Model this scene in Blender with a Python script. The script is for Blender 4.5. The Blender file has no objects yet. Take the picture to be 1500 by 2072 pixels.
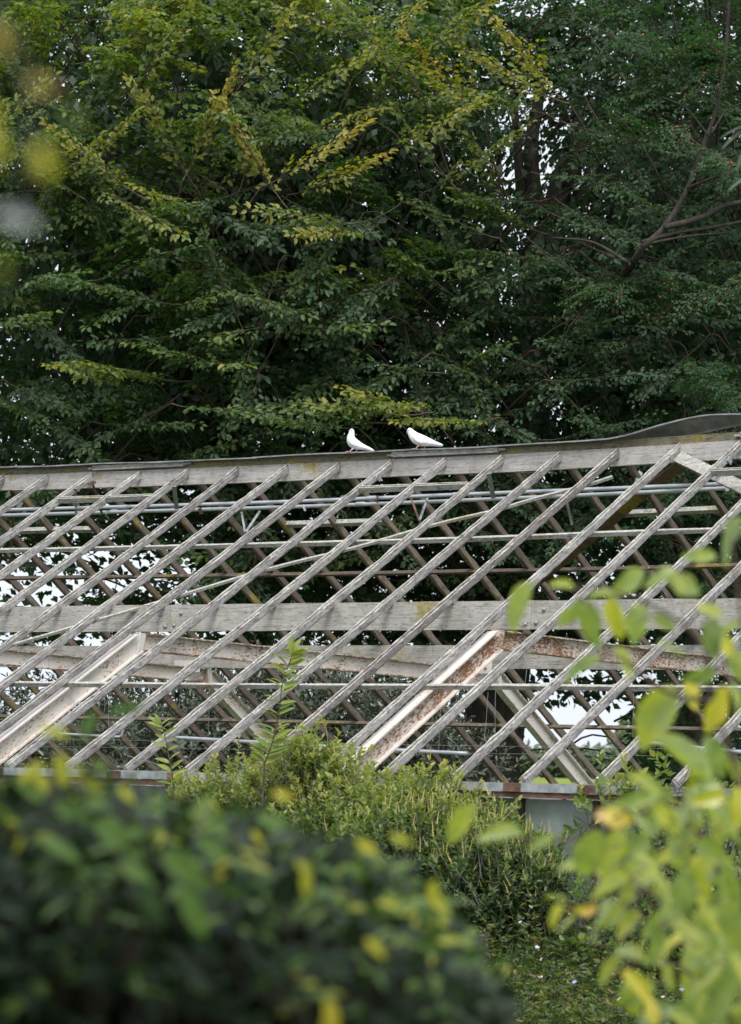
import bpy, math, random
import numpy as np
from mathutils import Vector, Matrix

sc = bpy.context.scene
COL = sc.collection
rs = np.random.RandomState(7)
random.seed(7)

# ------------------------------------------------------------------ camera
FPX = 6425.0                      # focal length in pixels of the 1500 px wide frame
PITCH, ROLL, YAW = 0.09594, 0.0397, 0.65309
ZR = 4.853                        # ridge height
CAM = np.array([21.22765, -22.56555, 1.65])
fw0 = np.array([-math.sin(YAW), math.cos(YAW), 0.0])
rt0 = np.array([math.cos(YAW), math.sin(YAW), 0.0])
FW = math.cos(PITCH) * fw0 + math.sin(PITCH) * np.array([0, 0, 1.0])
UP = -math.sin(PITCH) * fw0 + math.cos(PITCH) * np.array([0, 0, 1.0])
RT = math.cos(ROLL) * rt0 + math.sin(ROLL) * UP
UP = -math.sin(ROLL) * rt0 + math.cos(ROLL) * UP
cam = bpy.data.cameras.new('camera')
cam.sensor_fit = 'HORIZONTAL'
cam.sensor_width = 24.0
cam.lens = FPX * 24.0 / 1500.0
cam.clip_start = 0.1
cam.clip_end = 4000
cam.dof.use_dof = True
cam.dof.focus_distance = 27.6
cam.dof.aperture_fstop = 5.0
camo = bpy.data.objects.new('camera', cam)
COL.objects.link(camo)
M = Matrix.Identity(4)
for r_ in range(3):
    M[r_][0], M[r_][1], M[r_][2], M[r_][3] = RT[r_], UP[r_], -FW[r_], CAM[r_]
camo.matrix_world = M
sc.camera = camo

# ------------------------------------------------------------------ light
SUN_EL, SUN_AZ = math.radians(54), math.radians(140)     # azimuth: direction towards the sun, from +Y to +X
w = bpy.data.worlds.new('World'); sc.world = w; w.use_nodes = True
nt = w.node_tree; nt.nodes.clear()
sky = nt.nodes.new('ShaderNodeTexSky'); sky.sky_type = 'NISHITA'; sky.sun_disc = False
sky.sun_elevation = SUN_EL; sky.sun_rotation = SUN_AZ
sky.air_density = 1.0; sky.dust_density = 4.0; sky.ozone_density = 1.0
hsv = nt.nodes.new('ShaderNodeHueSaturation'); hsv.inputs['Saturation'].default_value = 0.22   # thin bright overcast
mixc = nt.nodes.new('ShaderNodeMix'); mixc.data_type = 'RGBA'; mixc.inputs[0].default_value = 0.72
mixc.inputs[7].default_value = (8.3, 8.9, 9.9, 1)
bg = nt.nodes.new('ShaderNodeBackground'); bg.inputs[1].default_value = 0.10
wo = nt.nodes.new('ShaderNodeOutputWorld')
nt.links.new(sky.outputs[0], hsv.inputs['Color'])
nt.links.new(hsv.outputs[0], mixc.inputs[6])
nt.links.new(mixc.outputs[2], bg.inputs[0])
nt.links.new(bg.outputs[0], wo.inputs[0])
sun = bpy.data.lights.new('sun', 'SUN'); sun.energy = 2.0; sun.angle = math.radians(28); sun.color = (1.0, 0.985, 0.96)
suno = bpy.data.objects.new('sun', sun); COL.objects.link(suno)
sd = Vector((math.sin(SUN_AZ) * math.cos(SUN_EL), math.cos(SUN_AZ) * math.cos(SUN_EL), math.sin(SUN_EL)))
suno.rotation_euler = sd.to_track_quat('Z', 'Y').to_euler()
suno.location = sd * 60
vs = sc.view_settings
vs.view_transform = 'Standard'; vs.look = 'None'; vs.exposure = 0.52; vs.gamma = 1.0; vs.use_curve_mapping = False
sc.cycles.max_bounces = 6; sc.cycles.diffuse_bounces = 3; sc.cycles.glossy_bounces = 2
sc.cycles.transmission_bounces = 3; sc.cycles.transparent_max_bounces = 6
sc.cycles.use_denoising = True

# ------------------------------------------------------------------ helpers
def at(px, py, d):
    """world point seen at photo pixel (px, py) at depth d metres"""
    return CAM + d * (FW + (px - 750) / FPX * RT + (1036 - py) / FPX * UP)

def project(P):
    d = np.asarray(P) - CAM
    z = d @ FW
    return 750 + FPX * (d @ RT) / z, 1036 - FPX * (d @ UP) / z, z

def norm(v):
    v = np.asarray(v, float)
    return v / np.maximum(np.linalg.norm(v, axis=-1, keepdims=True), 1e-9)

def tag(o, label=None, cat=None, group=None, kind=None):
    if label: o['label'] = label
    if cat: o['category'] = cat
    if group: o['group'] = group
    if kind: o['kind'] = kind
    return o

def empty(name, loc):
    o = bpy.data.objects.new(name, None)
    o.location = Vector([float(c) for c in loc]); o.empty_display_size = 0.2
    COL.objects.link(o)
    return o

def link(name, me, mat=None, parent=None, M=None):
    o = bpy.data.objects.new(name, me)
    COL.objects.link(o)
    if mat is not None and len(me.materials) == 0:
        me.materials.append(mat)
    if M is not None:
        o.matrix_world = M
    if parent is not None:
        o.parent = parent
        PM[o] = parent
    return o
PM = {}

def world_matrix(o):
    m = o.matrix_basis.copy()
    p = o.parent
    while p is not None:
        m = p.matrix_basis @ m
        p = p.parent
    return m

def put(name, me, mat, parent, M=None):
    """link a mesh under a parent keeping world coordinates"""
    o = bpy.data.objects.new(name, me)
    COL.objects.link(o)
    if len(me.materials) == 0 and mat is not None:
        me.materials.append(mat)
    mw = M if M is not None else Matrix.Identity(4)
    if parent is not None:
        o.parent = parent
        o.matrix_basis = world_matrix(parent).inverted() @ mw
    else:
        o.matrix_basis = mw
    return o

def np_mesh(name, V, Q, tint=None, smooth=False):
    V = np.ascontiguousarray(V, dtype=np.float32); Q = np.ascontiguousarray(Q, dtype=np.int32)
    me = bpy.data.meshes.new(name)
    k = Q.shape[1]
    me.vertices.add(len(V)); me.vertices.foreach_set('co', V.ravel())
    me.loops.add(Q.size); me.loops.foreach_set('vertex_index', Q.ravel())
    me.polygons.add(len(Q)); me.polygons.foreach_set('loop_start', np.arange(0, Q.size, k, dtype=np.int32))
    if tint is not None:
        a = me.attributes.new('tint', 'FLOAT', 'POINT'); a.data.foreach_set('value', np.ascontiguousarray(tint, dtype=np.float32))
    if smooth:
        me.polygons.foreach_set('use_smooth', np.ones(len(Q), dtype=bool))
    me.update(calc_edges=True)
    return me

class MB:
    """collects quads / polygons into one mesh"""
    def __init__(s): s.V = []; s.F = []
    def poly(s, pts, faces):
        b = len(s.V); s.V += [tuple(map(float, p)) for p in pts]; s.F += [tuple(i + b for i in f) for f in faces]
    def box(s, x0, x1, y0, y1, z0, z1):
        s.poly([(x, y, z) for x in (x0, x1) for y in (y0, y1) for z in (z0, z1)],
               [(0, 1, 3, 2), (4, 6, 7, 5), (0, 4, 5, 1), (2, 3, 7, 6), (0, 2, 6, 4), (1, 5, 7, 3)])
    def bar(s, a, b, wd, ht, upv=(0, 0, 1)):
        """a rectangular bar from a to b, width wd, height ht (about its axis)"""
        a = np.array(a, float); b = np.array(b, float)
        x = norm(b - a); y = norm(np.cross(upv, x)); z = np.cross(x, y)
        P = [p + sy * y * wd / 2 + sz * z * ht / 2 for p in (a, b) for sy in (-1, 1) for sz in (-1, 1)]
        s.poly(P, [(0, 1, 3, 2), (4, 6, 7, 5), (0, 4, 5, 1), (2, 3, 7, 6), (0, 2, 6, 4), (1, 5, 7, 3)])
    def loft(s, rings, closed=True, cap=True):
        n = len(rings[0]); b = len(s.V)
        for r in rings: s.V += [tuple(map(float, p)) for p in r]
        for i in range(len(rings) - 1):
            for j in range(n if closed else n - 1):
                a = b + i * n + j; c = b + i * n + (j + 1) % n
                s.F.append((a, c, c + n, a + n))
        if cap and closed:
            s.F.append(tuple(b + j for j in range(n))[::-1]); s.F.append(tuple(b + (len(rings) - 1) * n + j for j in range(n)))
    def tube(s, pts, rad, sides=8):
        pts = np.array(pts, float); n = len(pts)
        rad = np.broadcast_to(np.asarray(rad, float), (n,))
        T = np.gradient(pts, axis=0); T = norm(T)
        ref = np.array([0.31, 0.17, 0.93])
        rings = []
        for i in range(n):
            x = norm(np.cross(T[i], ref)); y = np.cross(T[i], x)
            rings.append([pts[i] + rad[i] * (math.cos(a) * x + math.sin(a) * y) for a in np.linspace(0, 2 * math.pi, sides, endpoint=False)])
        s.loft(rings)
    def mesh(s, name, smooth=False):
        me = bpy.data.meshes.new(name); me.from_pydata(s.V, [], s.F); me.update()
        if smooth: me.polygons.foreach_set('use_smooth', [True] * len(me.polygons))
        return me
    def build(s, name, mat, parent=None, M=None, smooth=False):
        return put(name, s.mesh(name, smooth), mat, parent, M)

def spline(pts, n):
    """Catmull-Rom through pts"""
    P = np.array(pts, float); P = np.vstack([2 * P[0] - P[1], P, 2 * P[-1] - P[-2]])
    out = []; m = len(P) - 3
    for t in np.linspace(0, m - 1e-6, n):
        i = int(t); f = t - i
        a, b, c, d = P[i:i + 4]
        out.append(.5 * ((2 * b) + (c - a) * f + (2 * a - 5 * b + 4 * c - d) * f * f + (3 * b - a - 3 * c + d) * f ** 3))
    return np.array(out)

# ------------------------------------------------------------------ materials
class NM:
    def __init__(s, name):
        s.m = bpy.data.materials.new(name); s.m.use_nodes = True
        s.t = s.m.node_tree; s.t.nodes.clear()
        s.out = s.t.nodes.new('ShaderNodeOutputMaterial')
    def n(s, typ, **kw):
        nd = s.t.nodes.new('ShaderNode' + typ)
        for k, v in kw.items(): setattr(nd, k, v)
        return nd
    def l(s, a, b): s.t.links.new(a, b)
    def val(s, nd, name, v):
        if hasattr(v, 'links') or isinstance(v, bpy.types.NodeSocket): s.l(v, nd.inputs[name])
        else: nd.inputs[name].default_value = v
    def noise(s, vec, scale, detail=4, rough=.6):
        nd = s.n('TexNoise'); nd.inputs['Scale'].default_value = scale; nd.inputs['Detail'].default_value = detail; nd.inputs['Roughness'].default_value = rough
        if vec is not None: s.l(vec, nd.inputs['Vector'])
        return nd.outputs['Fac']
    def ramp(s, fac, stops, interp='LINEAR'):
        nd = s.n('ValToRGB'); nd.color_ramp.interpolation = interp
        el = nd.color_ramp.elements
        while len(el) < len(stops): el.new(0.5)
        for e, (p, c) in zip(el, stops):
            e.position = p; e.color = (c[0], c[1], c[2], 1) if not isinstance(c, (int, float)) else (c, c, c, 1)
        s.l(fac, nd.inputs[0])
        return nd.outputs[0]
    def mix(s, fac, a, b):
        nd = s.n('Mix', data_type='RGBA')
        s.val(nd, 0, fac)
        for k, v in ((6, a), (7, b)):
            if isinstance(v, tuple): nd.inputs[k].default_value = (v[0], v[1], v[2], 1)
            else: s.l(v, nd.inputs[k])
        return nd.outputs[2]
    def math(s, op, a, b=0.0, c=None, clamp=False):
        nd = s.n('Math', operation=op, use_clamp=clamp)
        s.val(nd, 0, a); s.val(nd, 1, b)
        if c is not None: s.val(nd, 2, c)
        return nd.outputs[0]
    def coord(s, scale=(1, 1, 1), rnd=True, kind='Object'):
        tc = s.n('TexCoord'); mp = s.n('Mapping'); mp.inputs['Scale'].default_value = scale
        s.l(tc.outputs[kind], mp.inputs['Vector'])
        if rnd:
            oi = s.n('ObjectInfo'); cx = s.n('CombineXYZ')
            for k, f in enumerate((37.0, 19.0, 53.0)): s.l(s.math('MULTIPLY', oi.outputs['Random'], f), cx.inputs[k])
            s.l(cx.outputs[0], mp.inputs['Location'])
        return mp.outputs[0]
    def finish(s, color, rough=.8, spec=.3, bump=None, bstr=.3, bdist=.004, metal=0.0, transl=0.0, tcol=None):
        p = s.n('BsdfPrincipled')
        s.val(p, 'Base Color', (color[0], color[1], color[2], 1) if isinstance(color, tuple) else color)
        s.val(p, 'Roughness', rough); p.inputs['Specular IOR Level'].default_value = spec; p.inputs['Metallic'].default_value = metal
        if bump is not None:
            b = s.n('Bump'); b.inputs['Strength'].default_value = bstr; b.inputs['Distance'].default_value = bdist
            s.l(bump, b.inputs['Height']); s.l(b.outputs[0], p.inputs['Normal'])
        sh = p.outputs[0]
        if transl:
            t = s.n('BsdfTranslucent'); s.val(t, 'Color', tcol if tcol is not None else color)
            mx = s.n('MixShader'); mx.inputs[0].default_value = transl
            s.l(sh, mx.inputs[1]); s.l(t.outputs[0], mx.inputs[2]); sh = mx.outputs[0]
        s.l(sh, s.out.inputs[0])
        return s.m

def m_plain(name, c, rough=.7, spec=.3, metal=0.0, var=.25, scale=12):
    k = NM(name); v = k.coord()
    n = k.noise(v, scale, 5)
    col = k.ramp(n, [(.3, tuple(x * (1 - var) for x in c)), (.7, tuple(min(1, x * (1 + var)) for x in c))])
    return k.finish(col, rough, spec, n, .15, .002, metal)

def m_wood(name, base, dark, lichen_amt, moss_amt, rust=0.0, wear=1.0):
    """weathered grey timber: grain along local X, pale crusty lichen, ochre moss"""
    k = NM(name)
    v = k.coord((1, 1, 1)); vg = k.coord((0.9, 26, 26))
    grain = k.noise(vg, 3.0, 7, .65)
    blot = k.noise(v, 2.3, 5, .6)
    c = k.ramp(grain, [(.28, dark), (.46, base), (.75, tuple(min(1, x * 1.22) for x in base))])
    c = k.mix(k.math('MULTIPLY', k.ramp(blot, [(.45, 0.0), (.7, 1.0)]), .55), c, tuple(x * .55 for x in base))
    warm = k.noise(v, 5.1, 3)
    c = k.mix(k.math('MULTIPLY', k.ramp(warm, [(.55, 0.0), (.75, 1.0)]), .35 + rust), c, (.30, .20, .12))
    mot = k.noise(v, 11, 6, .7)
    c = k.mix(k.math('MULTIPLY', k.ramp(mot, [(.50, 0.0), (.66, 1.0)]), .6 * wear), c, tuple(x * .35 for x in base))
    oi = k.n('ObjectInfo'); c = k.mix(k.math('MULTIPLY', k.math('POWER', oi.outputs['Random'], 1.8), .75 if wear >= 1 else .15), c, tuple(x * q for x, q in zip(base, (.42, .36, .36))))
    # lichen: pale crust, thickest on what faces up
    geo = k.n('NewGeometry'); sx = k.n('SeparateXYZ'); k.l(geo.outputs['Normal'], sx.inputs[0])
    upf = k.math('MULTIPLY', sx.outputs[2], .17)
    ln = k.math('ADD', k.math('MULTIPLY_ADD', k.noise(v, 22, 8, .75), .6, k.math('MULTIPLY', k.noise(v, 6, 5, .6), .4)), upf)
    lm = k.ramp(ln, [(.64 - lichen_amt, 0.0), (.70 - lichen_amt, 1.0)])
    c = k.mix(k.math('MULTIPLY', lm, .9), c, k.ramp(k.noise(v, 34, 5, .7), [(.35, (.30, .29, .24)), (.6, (.58, .565, .49))]))
    dk = k.ramp(k.noise(k.coord((8, 45, 45)), 2.2, 7, .7), [(.54, 0.0), (.60, 1.0)])
    c = k.mix(k.math('MULTIPLY', dk, .8 * wear), c, (.05, .045, .045))
    if moss_amt:
        mm = k.ramp(k.math('ADD', k.noise(v, 2.1, 4), k.math('MULTIPLY', k.noise(v, 30, 4), .3)), [(.80 - moss_amt, 0.0), (.90 - moss_amt, 1.0)])
        c = k.mix(k.math('MULTIPLY', mm, .8), c, k.ramp(k.noise(v, 40, 3), [(.4, (.20, .16, .03)), (.62, (.38, .29, .05))]))
    h = k.math('ADD', grain, k.math('MULTIPLY', lm, .8))
    return k.finish(c, .9, .15, h, .5, .004)

def m_rustpaint(name, amt, base=(.70, .68, .64)):
    k = NM(name)
    v = k.coord((1, 1, 1)); vs_ = k.coord((6, 16, 16))
    n = k.math('ADD', k.math('MULTIPLY', k.noise(vs_, 4.0, 9, .75), .75), k.math('MULTIPLY', k.noise(v, 2.0, 4), .35))
    m = k.ramp(n, [(.66 - amt, 0.0), (.70 - amt, 1.0)])
    st = k.ramp(n, [(.52 - amt, 0.0), (.68 - amt, 1.0)])
    dirt = k.noise(v, 3.3, 6)
    c = k.mix(k.math('MULTIPLY', k.ramp(dirt, [(.45, 0.0), (.75, 1.0)]), .45), base, (.46, .45, .36))
    c = k.mix(k.math('MULTIPLY', st, .35), c, (.58, .42, .30))
    c = k.mix(m, c, k.ramp(k.noise(v, 45, 4), [(.35, (.16, .075, .04)), (.55, (.30, .15, .08)), (.75, (.44, .24, .13))]))
    r = k.math('ADD', k.math('MULTIPLY', m, .35), .5)
    return k.finish(c, r, .35, k.math('SUBTRACT', k.noise(v, 40, 4), m), .35, .002)

def m_leaf(name, stops, rough=.45, spec=.45, transl=.25, under=(.13, .15, .11), vein=False):
    """leaf colours over the per-leaf attribute 'tint'"""
    k = NM(name)
    a = k.n('Attribute', attribute_name='tint')
    oi = k.n('ObjectInfo')
    v = k.coord((1, 1, 1), rnd=True)
    t = k.math('ADD', a.outputs['Fac'], k.math('MULTIPLY', k.math('SUBTRACT', k.noise(v, 1.2 if not vein else 2.4, 3), .5), .28 if not vein else .75))
    c = k.ramp(t, stops)
    tc = k.ramp(t, [(p, (min(1, q[0] * 1.9 + .02), min(1, q[1] * 2.2 + .03), q[2] * .9)) for p, q in stops])
    # pale dull underside
    g = k.n('NewGeometry')
    c = k.mix(k.math('MULTIPLY', g.outputs['Backfacing'], .45), c, k.mix(.5, c, under))
    return k.finish(c, rough, spec, None, transl=transl, tcol=tc)

MAT = {}
MAT['wood'] = m_wood('weathered_grey_glazing_bar', (.42, .40, .395), (.13, .12, .12), .10, .0, -.25, 1.0)
MAT['wood_back'] = m_wood('weathered_brown_glazing_bar', (.21, .175, .14), (.06, .05, .038), -.02, .05, .15)
MAT['wood_ridge'] = m_wood('weathered_ridge_board', (.50, .475, .45), (.26, .24, .215), -.05, .06, -.05, .5)
MAT['wood_moss'] = m_wood('mossy_ridge_board', (.27, .25, .17), (.12, .11, .06), .0, .09)
MAT['wood_beam'] = m_wood('weathered_plank', (.46, .44, .40), (.19, .175, .155), .05, .045, .05, .6)
MAT['wood_dark'] = m_wood('brown_stained_brace', (.15, .11, .06), (.05, .04, .02), -.12, .10, .1)
MAT['wood_light'] = m_wood('pale_batten', (.42, .41, .39), (.18, .17, .155), .08, .02, -.1, .9)
MAT['paint'] = m_rustpaint('white_paint_light_rust', .06)
MAT['paint_rusty'] = m_rustpaint('white_paint_heavy_rust', .135)
MAT['flange'] = m_rustpaint('white_paint_pink_rust', .02, (.74, .68, .635))
MAT['rust'] = m_plain('brown_rust', (.15, .085, .065), .85, .2, var=.45, scale=20)
MAT['galv'] = m_plain('galvanised_steel', (.33, .345, .36), .6, .4, .2, .35, 14)
MAT['pipe'] = m_plain('grey_painted_pipe', (.45, .48, .52), .45, .5, .15, .12, 7)
MAT['cap'] = m_plain('dull_grey_sheet_metal', (.21, .21, .215), .6, .35, .2, .35, 9)
MAT['wire'] = m_plain('grey_wire', (.32, .33, .33), .5, .5, .4)
MAT['bolt'] = m_plain('bolt_head', (.34, .34, .34), .5, .5, .5)
MAT['post'] = m_wood('dark_wooden_post', (.12, .10, .085), (.05, .04, .035), -.08, .03)
MAT['feather'] = m_plain('white_feather', (.88, .88, .89), .7, .2, var=.02)
MAT['feather_wing'] = m_plain('white_wing_feather', (.80, .80, .82), .75, .2, var=.06, scale=60)
MAT['pink'] = m_plain('pink_leg', (.60, .38, .36), .6, .3, var=.1)
MAT['beak'] = m_plain('pale_pink_beak', (.55, .42, .38), .5, .4, var=.1)
MAT['eye'] = m_plain('dark_eye', (.02, .015, .012), .15, .6, var=.1)

def m_glass():
    k = NM('pale_glass_sky_tone'); v = k.coord((1, 1, .6))
    n = k.noise(v, 2.2, 6, .6)
    c = k.ramp(n, [(.3, (.20, .25, .23)), (.7, (.34, .40, .37))])  # grey-green base colour stands for the sky reflected in the panes
    p = k.n('BsdfPrincipled'); k.l(c, p.inputs['Base Color']); k.val(p, 'Roughness', k.math('MULTIPLY_ADD', n, .25, .02)); p.inputs['Specular IOR Level'].default_value = .6
    t = k.n('BsdfTransparent'); t.inputs[0].default_value = (.8, .88, .85, 1)
    mx = k.n('MixShader'); k.l(k.ramp(n, [(.3, .2), (.65, .05)]), mx.inputs[0])
    k.l(p.outputs[0], mx.inputs[1]); k.l(t.outputs[0], mx.inputs[2]); k.l(mx.outputs[0], k.out.inputs[0])
    return k.m
MAT['glass'] = m_glass()

def m_bark(name, a, b):
    k = NM(name); v = k.coord((3, 3, 1))
    n = k.noise(v, 6, 7, .65)
    return k.finish(k.ramp(n, [(.3, a), (.7, b)]), .9, .15, n, .6, .01)
MAT['bark'] = m_bark('grey_bark', (.055, .05, .045), (.15, .14, .125))
MAT['bark_limb'] = m_bark('brown_grey_bark', (.028, .024, .02), (.09, .078, .066))
MAT['bark_dark'] = m_bark('dark_bark', (.03, .026, .022), (.085, .075, .062))
MAT['twig'] = m_bark('brown_twig', (.06, .045, .035), (.16, .12, .09))
MAT['twig_pale'] = m_bark('pale_grey_twig', (.16, .15, .13), (.36, .34, .30))
MAT['leaf_beech'] = m_leaf('hornbeam_leaf', [(.0, (.014, .042, .017)), (.35, (.034, .090, .026)), (.62, (.125, .180, .026)), (.85, (.36, .31, .045)), (1.0, (.46, .29, .07))], .42, .32, .3)
MAT['leaf_dark'] = m_leaf('dark_blue_green_leaf', [(.0, (.012, .038, .018)), (.45, (.030, .086, .034)), (.75, (.080, .135, .036)), (1.0, (.24, .17, .05))], .46, .22, .28)
MAT['leaf_evergreen'] = m_leaf('grey_green_evergreen_leaf', [(.0, (.04, .06, .042)), (.5, (.085, .105, .075)), (1.0, (.16, .185, .13))], .35, .6, .1)
MAT['leaf_shrub'] = m_leaf('bright_shrub_leaf', [(.0, (.022, .046, .018)), (.4, (.058, .108, .028)), (.75, (.18, .245, .055)), (1.0, (.38, .35, .09))], .4, .5, .3)
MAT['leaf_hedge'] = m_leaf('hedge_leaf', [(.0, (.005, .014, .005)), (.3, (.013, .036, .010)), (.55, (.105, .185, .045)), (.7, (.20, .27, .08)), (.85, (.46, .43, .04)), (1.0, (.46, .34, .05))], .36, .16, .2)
MAT['leaf_fore'] = m_leaf('large_yellow_green_leaf', [(.0, (.05, .09, .03)), (.4, (.24, .30, .10)), (.7, (.44, .43, .06)), (.9, (.64, .49, .07)), (1.0, (.52, .29, .11))], .30, .75, .35, under=(.42, .46, .34), vein=True)
MAT['leaf_weed'] = m_leaf('low_weed_leaf', [(.0, (.028, .048, .018)), (.5, (.075, .115, .036)), (.85, (.19, .21, .07)), (1.0, (.30, .20, .10))], .55, .25, .3)
MAT['leaf_far'] = m_leaf('far_hedge_leaf', [(.0, (.05, .085, .045)), (.5, (.095, .14, .07)), (1.0, (.16, .20, .09))], .6, .3, .2)  # greens lightened to stand for haze over the distance
MAT['spike'] = m_plain('cream_flower_spike', (.50, .42, .17), .8, .2, var=.3, scale=90)
MAT['petal_blue'] = m_plain('pale_blue_petal', (.42, .42, .72), .7, .2, var=.15)
MAT['petal_white'] = m_plain('white_petal', (.72, .70, .68), .7, .2, var=.1)
MAT['berry'] = m_plain('red_berry', (.38, .07, .035), .35, .5, var=.3)

def m_ground():
    k = NM('soil_and_grass'); tc = k.n('TexCoord'); v = tc.outputs['Object']
    n = k.noise(v, 1.4, 8, .65); n2 = k.noise(v, 11, 6)
    c = k.ramp(n, [(.35, (.07, .055, .038)), (.5, (.07, .085, .03)), (.7, (.12, .16, .045))])
    c = k.mix(.4, c, k.ramp(n2, [(.3, (.045, .05, .025)), (.7, (.14, .17, .06))]))
    return k.finish(c, .95, .1, n2, .6, .05)
MAT['ground'] = m_ground()
def m_field():
    k = NM('bright_grass_field'); tc = k.n('TexCoord'); v = tc.outputs['Object']
    c = k.ramp(k.noise(v, .4, 8, .65), [(.3, (.15, .20, .035)), (.7, (.25, .29, .06))])
    return k.finish(c, .95, .1)
MAT['field'] = m_field()

# ------------------------------------------------------------------ terrain
FIELD_S = 250.0
pf = at(1150, 1577, FIELD_S)
FIELD_Z = float(pf[2])
def terrain_z(s):
    return np.interp(s, [-1e4, 12, 16, 19, 20.6, 48, 90, FIELD_S, 900, 4000], [0, 0, .18, .52, .80, .85, 1.4, FIELD_Z, FIELD_Z + 6, FIELD_Z + 8])
def terrain_sheet(name, s_list, half, mat, lift=0.0):
    mb = MB(); rings = []
    for s_ in s_list:
        hw = max(60, half * abs(s_)) if s_ > 0 else 80
        row = []
        for a in np.linspace(-1, 1, 41):
            p = CAM + fw0 * s_ + rt0 * hw * a
            row.append((p[0], p[1], float(terrain_z(s_)) + lift + (0.0 if s_ < 60 else .12 * math.sin(a * 23 + s_ * .07))))
        rings.append(row)
    mb.loft(rings, closed=False, cap=False)
    return mb.build(name, mat)
g = terrain_sheet('ground', [-40, -10, 0, 10, 12, 14, 16, 17.5, 19, 20, 20.6, 25, 30, 35, 40, 45, 48, 60, 75, 90, 120, 160, 200], .8, MAT['ground'])
tag(g, kind='structure')
g = terrain_sheet('field', [200, 215, 230, 250, 280, 320, 400, 600, 900, 1600, 3500], .8, MAT['field'])
tag(g, kind='structure')

# ------------------------------------------------------------------ greenhouse
S_BAY, RUN, RISE = 0.6, 4.76645, 2.90641
SL = math.hypot(RUN, RISE)
TP = (0.30349, 0.55295, 0.76593)
nF = np.array([0, -RISE, RUN]) / SL       # outward normal of the front slope
nB = np.array([0, RISE, RUN]) / SL
_su = np.array([-6, -.6, 0, .6, 1.2, 1.8, 2.4, 3.6, 4.8, 5.4, 6, 6.6, 7.2, 7.8, 20])
_sz = np.array([.03, .016, .006, .005, -.001, -.003, -.006, -.008, -.008, -.009, -.006, .002, .0125, .022, .03])
def sag(u): return float(np.interp(u, _su, _sz))
def slope_pt(u, t, side, off=0.0):
    """point on a roof slope: side -1 the front, +1 the back; off metres along the outward normal"""
    n = nF if side < 0 else nB
    return np.array([u, side * RUN * t, ZR + sag(u) * (1 - t) - RISE * t]) + n * off
def ray_slope(px, py, side, off=0.0):
    n = nF if side < 0 else nB
    d = FW + (px - 750) / FPX * RT + (1036 - py) / FPX * UP
    p0 = np.array([0, 0, ZR]) + n * off
    return CAM + d * (((p0 - CAM) @ n) / (d @ n))
def ray_plane(px, py, p0, n):
    d = FW + (px - 750) / FPX * RT + (1036 - py) / FPX * UP
    return CAM + d * (((np.array(p0) - CAM) @ np.array(n)) / (d @ np.array(n)))

gh = empty('greenhouse', (2.0, 0, 0))
tag(gh, 'long derelict greenhouse roof frame of grey timber bars without glass', 'greenhouse')
I0, I1 = -10, 21
U0, U1 = I0 * S_BAY - .05, I1 * S_BAY + .05

def bar_mesh(name, length, seed, wid=.039, body=.056, fin=.018, finw=.014):
    """glazing bar: rebated body with a narrow fin; local X along the slope, Z outward"""
    r = np.random.RandomState(seed)
    n = 64; rings = []
    wob = np.cumsum(r.normal(0, .0009, n)); wob -= np.linspace(wob[0], wob[-1], n)
    wz = np.cumsum(r.normal(0, .0009, n)); wz -= np.linspace(wz[0], wz[-1], n)
    bow = np.sin(np.linspace(0, math.pi, n)); wob = wob + bow * r.uniform(-.016, .016); wz = wz + bow * r.uniform(-.022, .004)
    for i, x in enumerate(np.linspace(0, length, n)):
        chip = r.uniform(-.005, .003, 12)
        y = wob[i]; z = wz[i]
        prof = [(-wid * .36, -body), (wid * .36, -body), (wid / 2, -body * .8), (wid / 2, 0), (finw / 2, 0), (finw / 2, fin), (-finw / 2, fin), (-finw / 2, 0), (-wid / 2, 0), (-wid / 2, -body * .8)]
        rings.append([(x, y + a + (chip[j] if j not in (0, 1) else 0), z + b + chip[(j + 3) % 12] * .8) for j, (a, b) in enumerate(prof)])
    mb = MB(); mb.loft(rings)
    return mb.mesh(name)
front_bars = [bar_mesh('glazing_bar', SL, 10 + i) for i in range(5)]
back_bars = [bar_mesh('glazing_bar_back', SL, 40 + i) for i in range(4)]
for m_ in front_bars: m_.materials.append(MAT['wood'])
for m_ in back_bars: m_.materials.append(MAT['wood_back'])
def frame_matrix(o, x, z):
    x = norm(x); z = norm(np.array(z) - x * (np.array(z) @ x)); y = np.cross(z, x)
    m = Matrix.Identity(4)
    for r in range(3):
        m[r][0], m[r][1], m[r][2], m[r][3] = x[r], y[r], z[r], o[r]
    return m
for i in range(I0, I1 + 1):
    u = i * S_BAY + random.uniform(-.008, .008)
    a = slope_pt(u, 0, -1); b = slope_pt(u + random.uniform(-.012, .012), 1, -1)
    put('rafter', front_bars[(i * 3) % 5], None, gh, frame_matrix(a, b - a, nF))
    a = slope_pt(u, 0.004, 1); b = slope_pt(u + random.uniform(-.012, .012), 1, 1)
    put('rafter', back_bars[(i * 3) % 4], None, gh, frame_matrix(a, b - a, nB))

def u_board(name, mat, y0, y1, z0, z1, u0=U0, u1=U1, n=32, sagk=1.0, seed=0, parent=None, jag=.0015):
    """a plank along the ridge following its sag"""
    r = np.random.RandomState(seed); mb = MB(); rings = []
    for u in np.linspace(u0, u1, n):
        d = sag(u) * sagk; j = r.uniform(-jag, jag, 4)
        rings.append([(u, y0 + j[0], z0 + d + j[1]), (u, y1, z0 + d + j[1]), (u, y1, z1 + d + j[2]), (u, y0 + j[3], z1 + d + j[2])])
    mb.loft(rings)
    return mb.build(name, mat, parent or gh)
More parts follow.
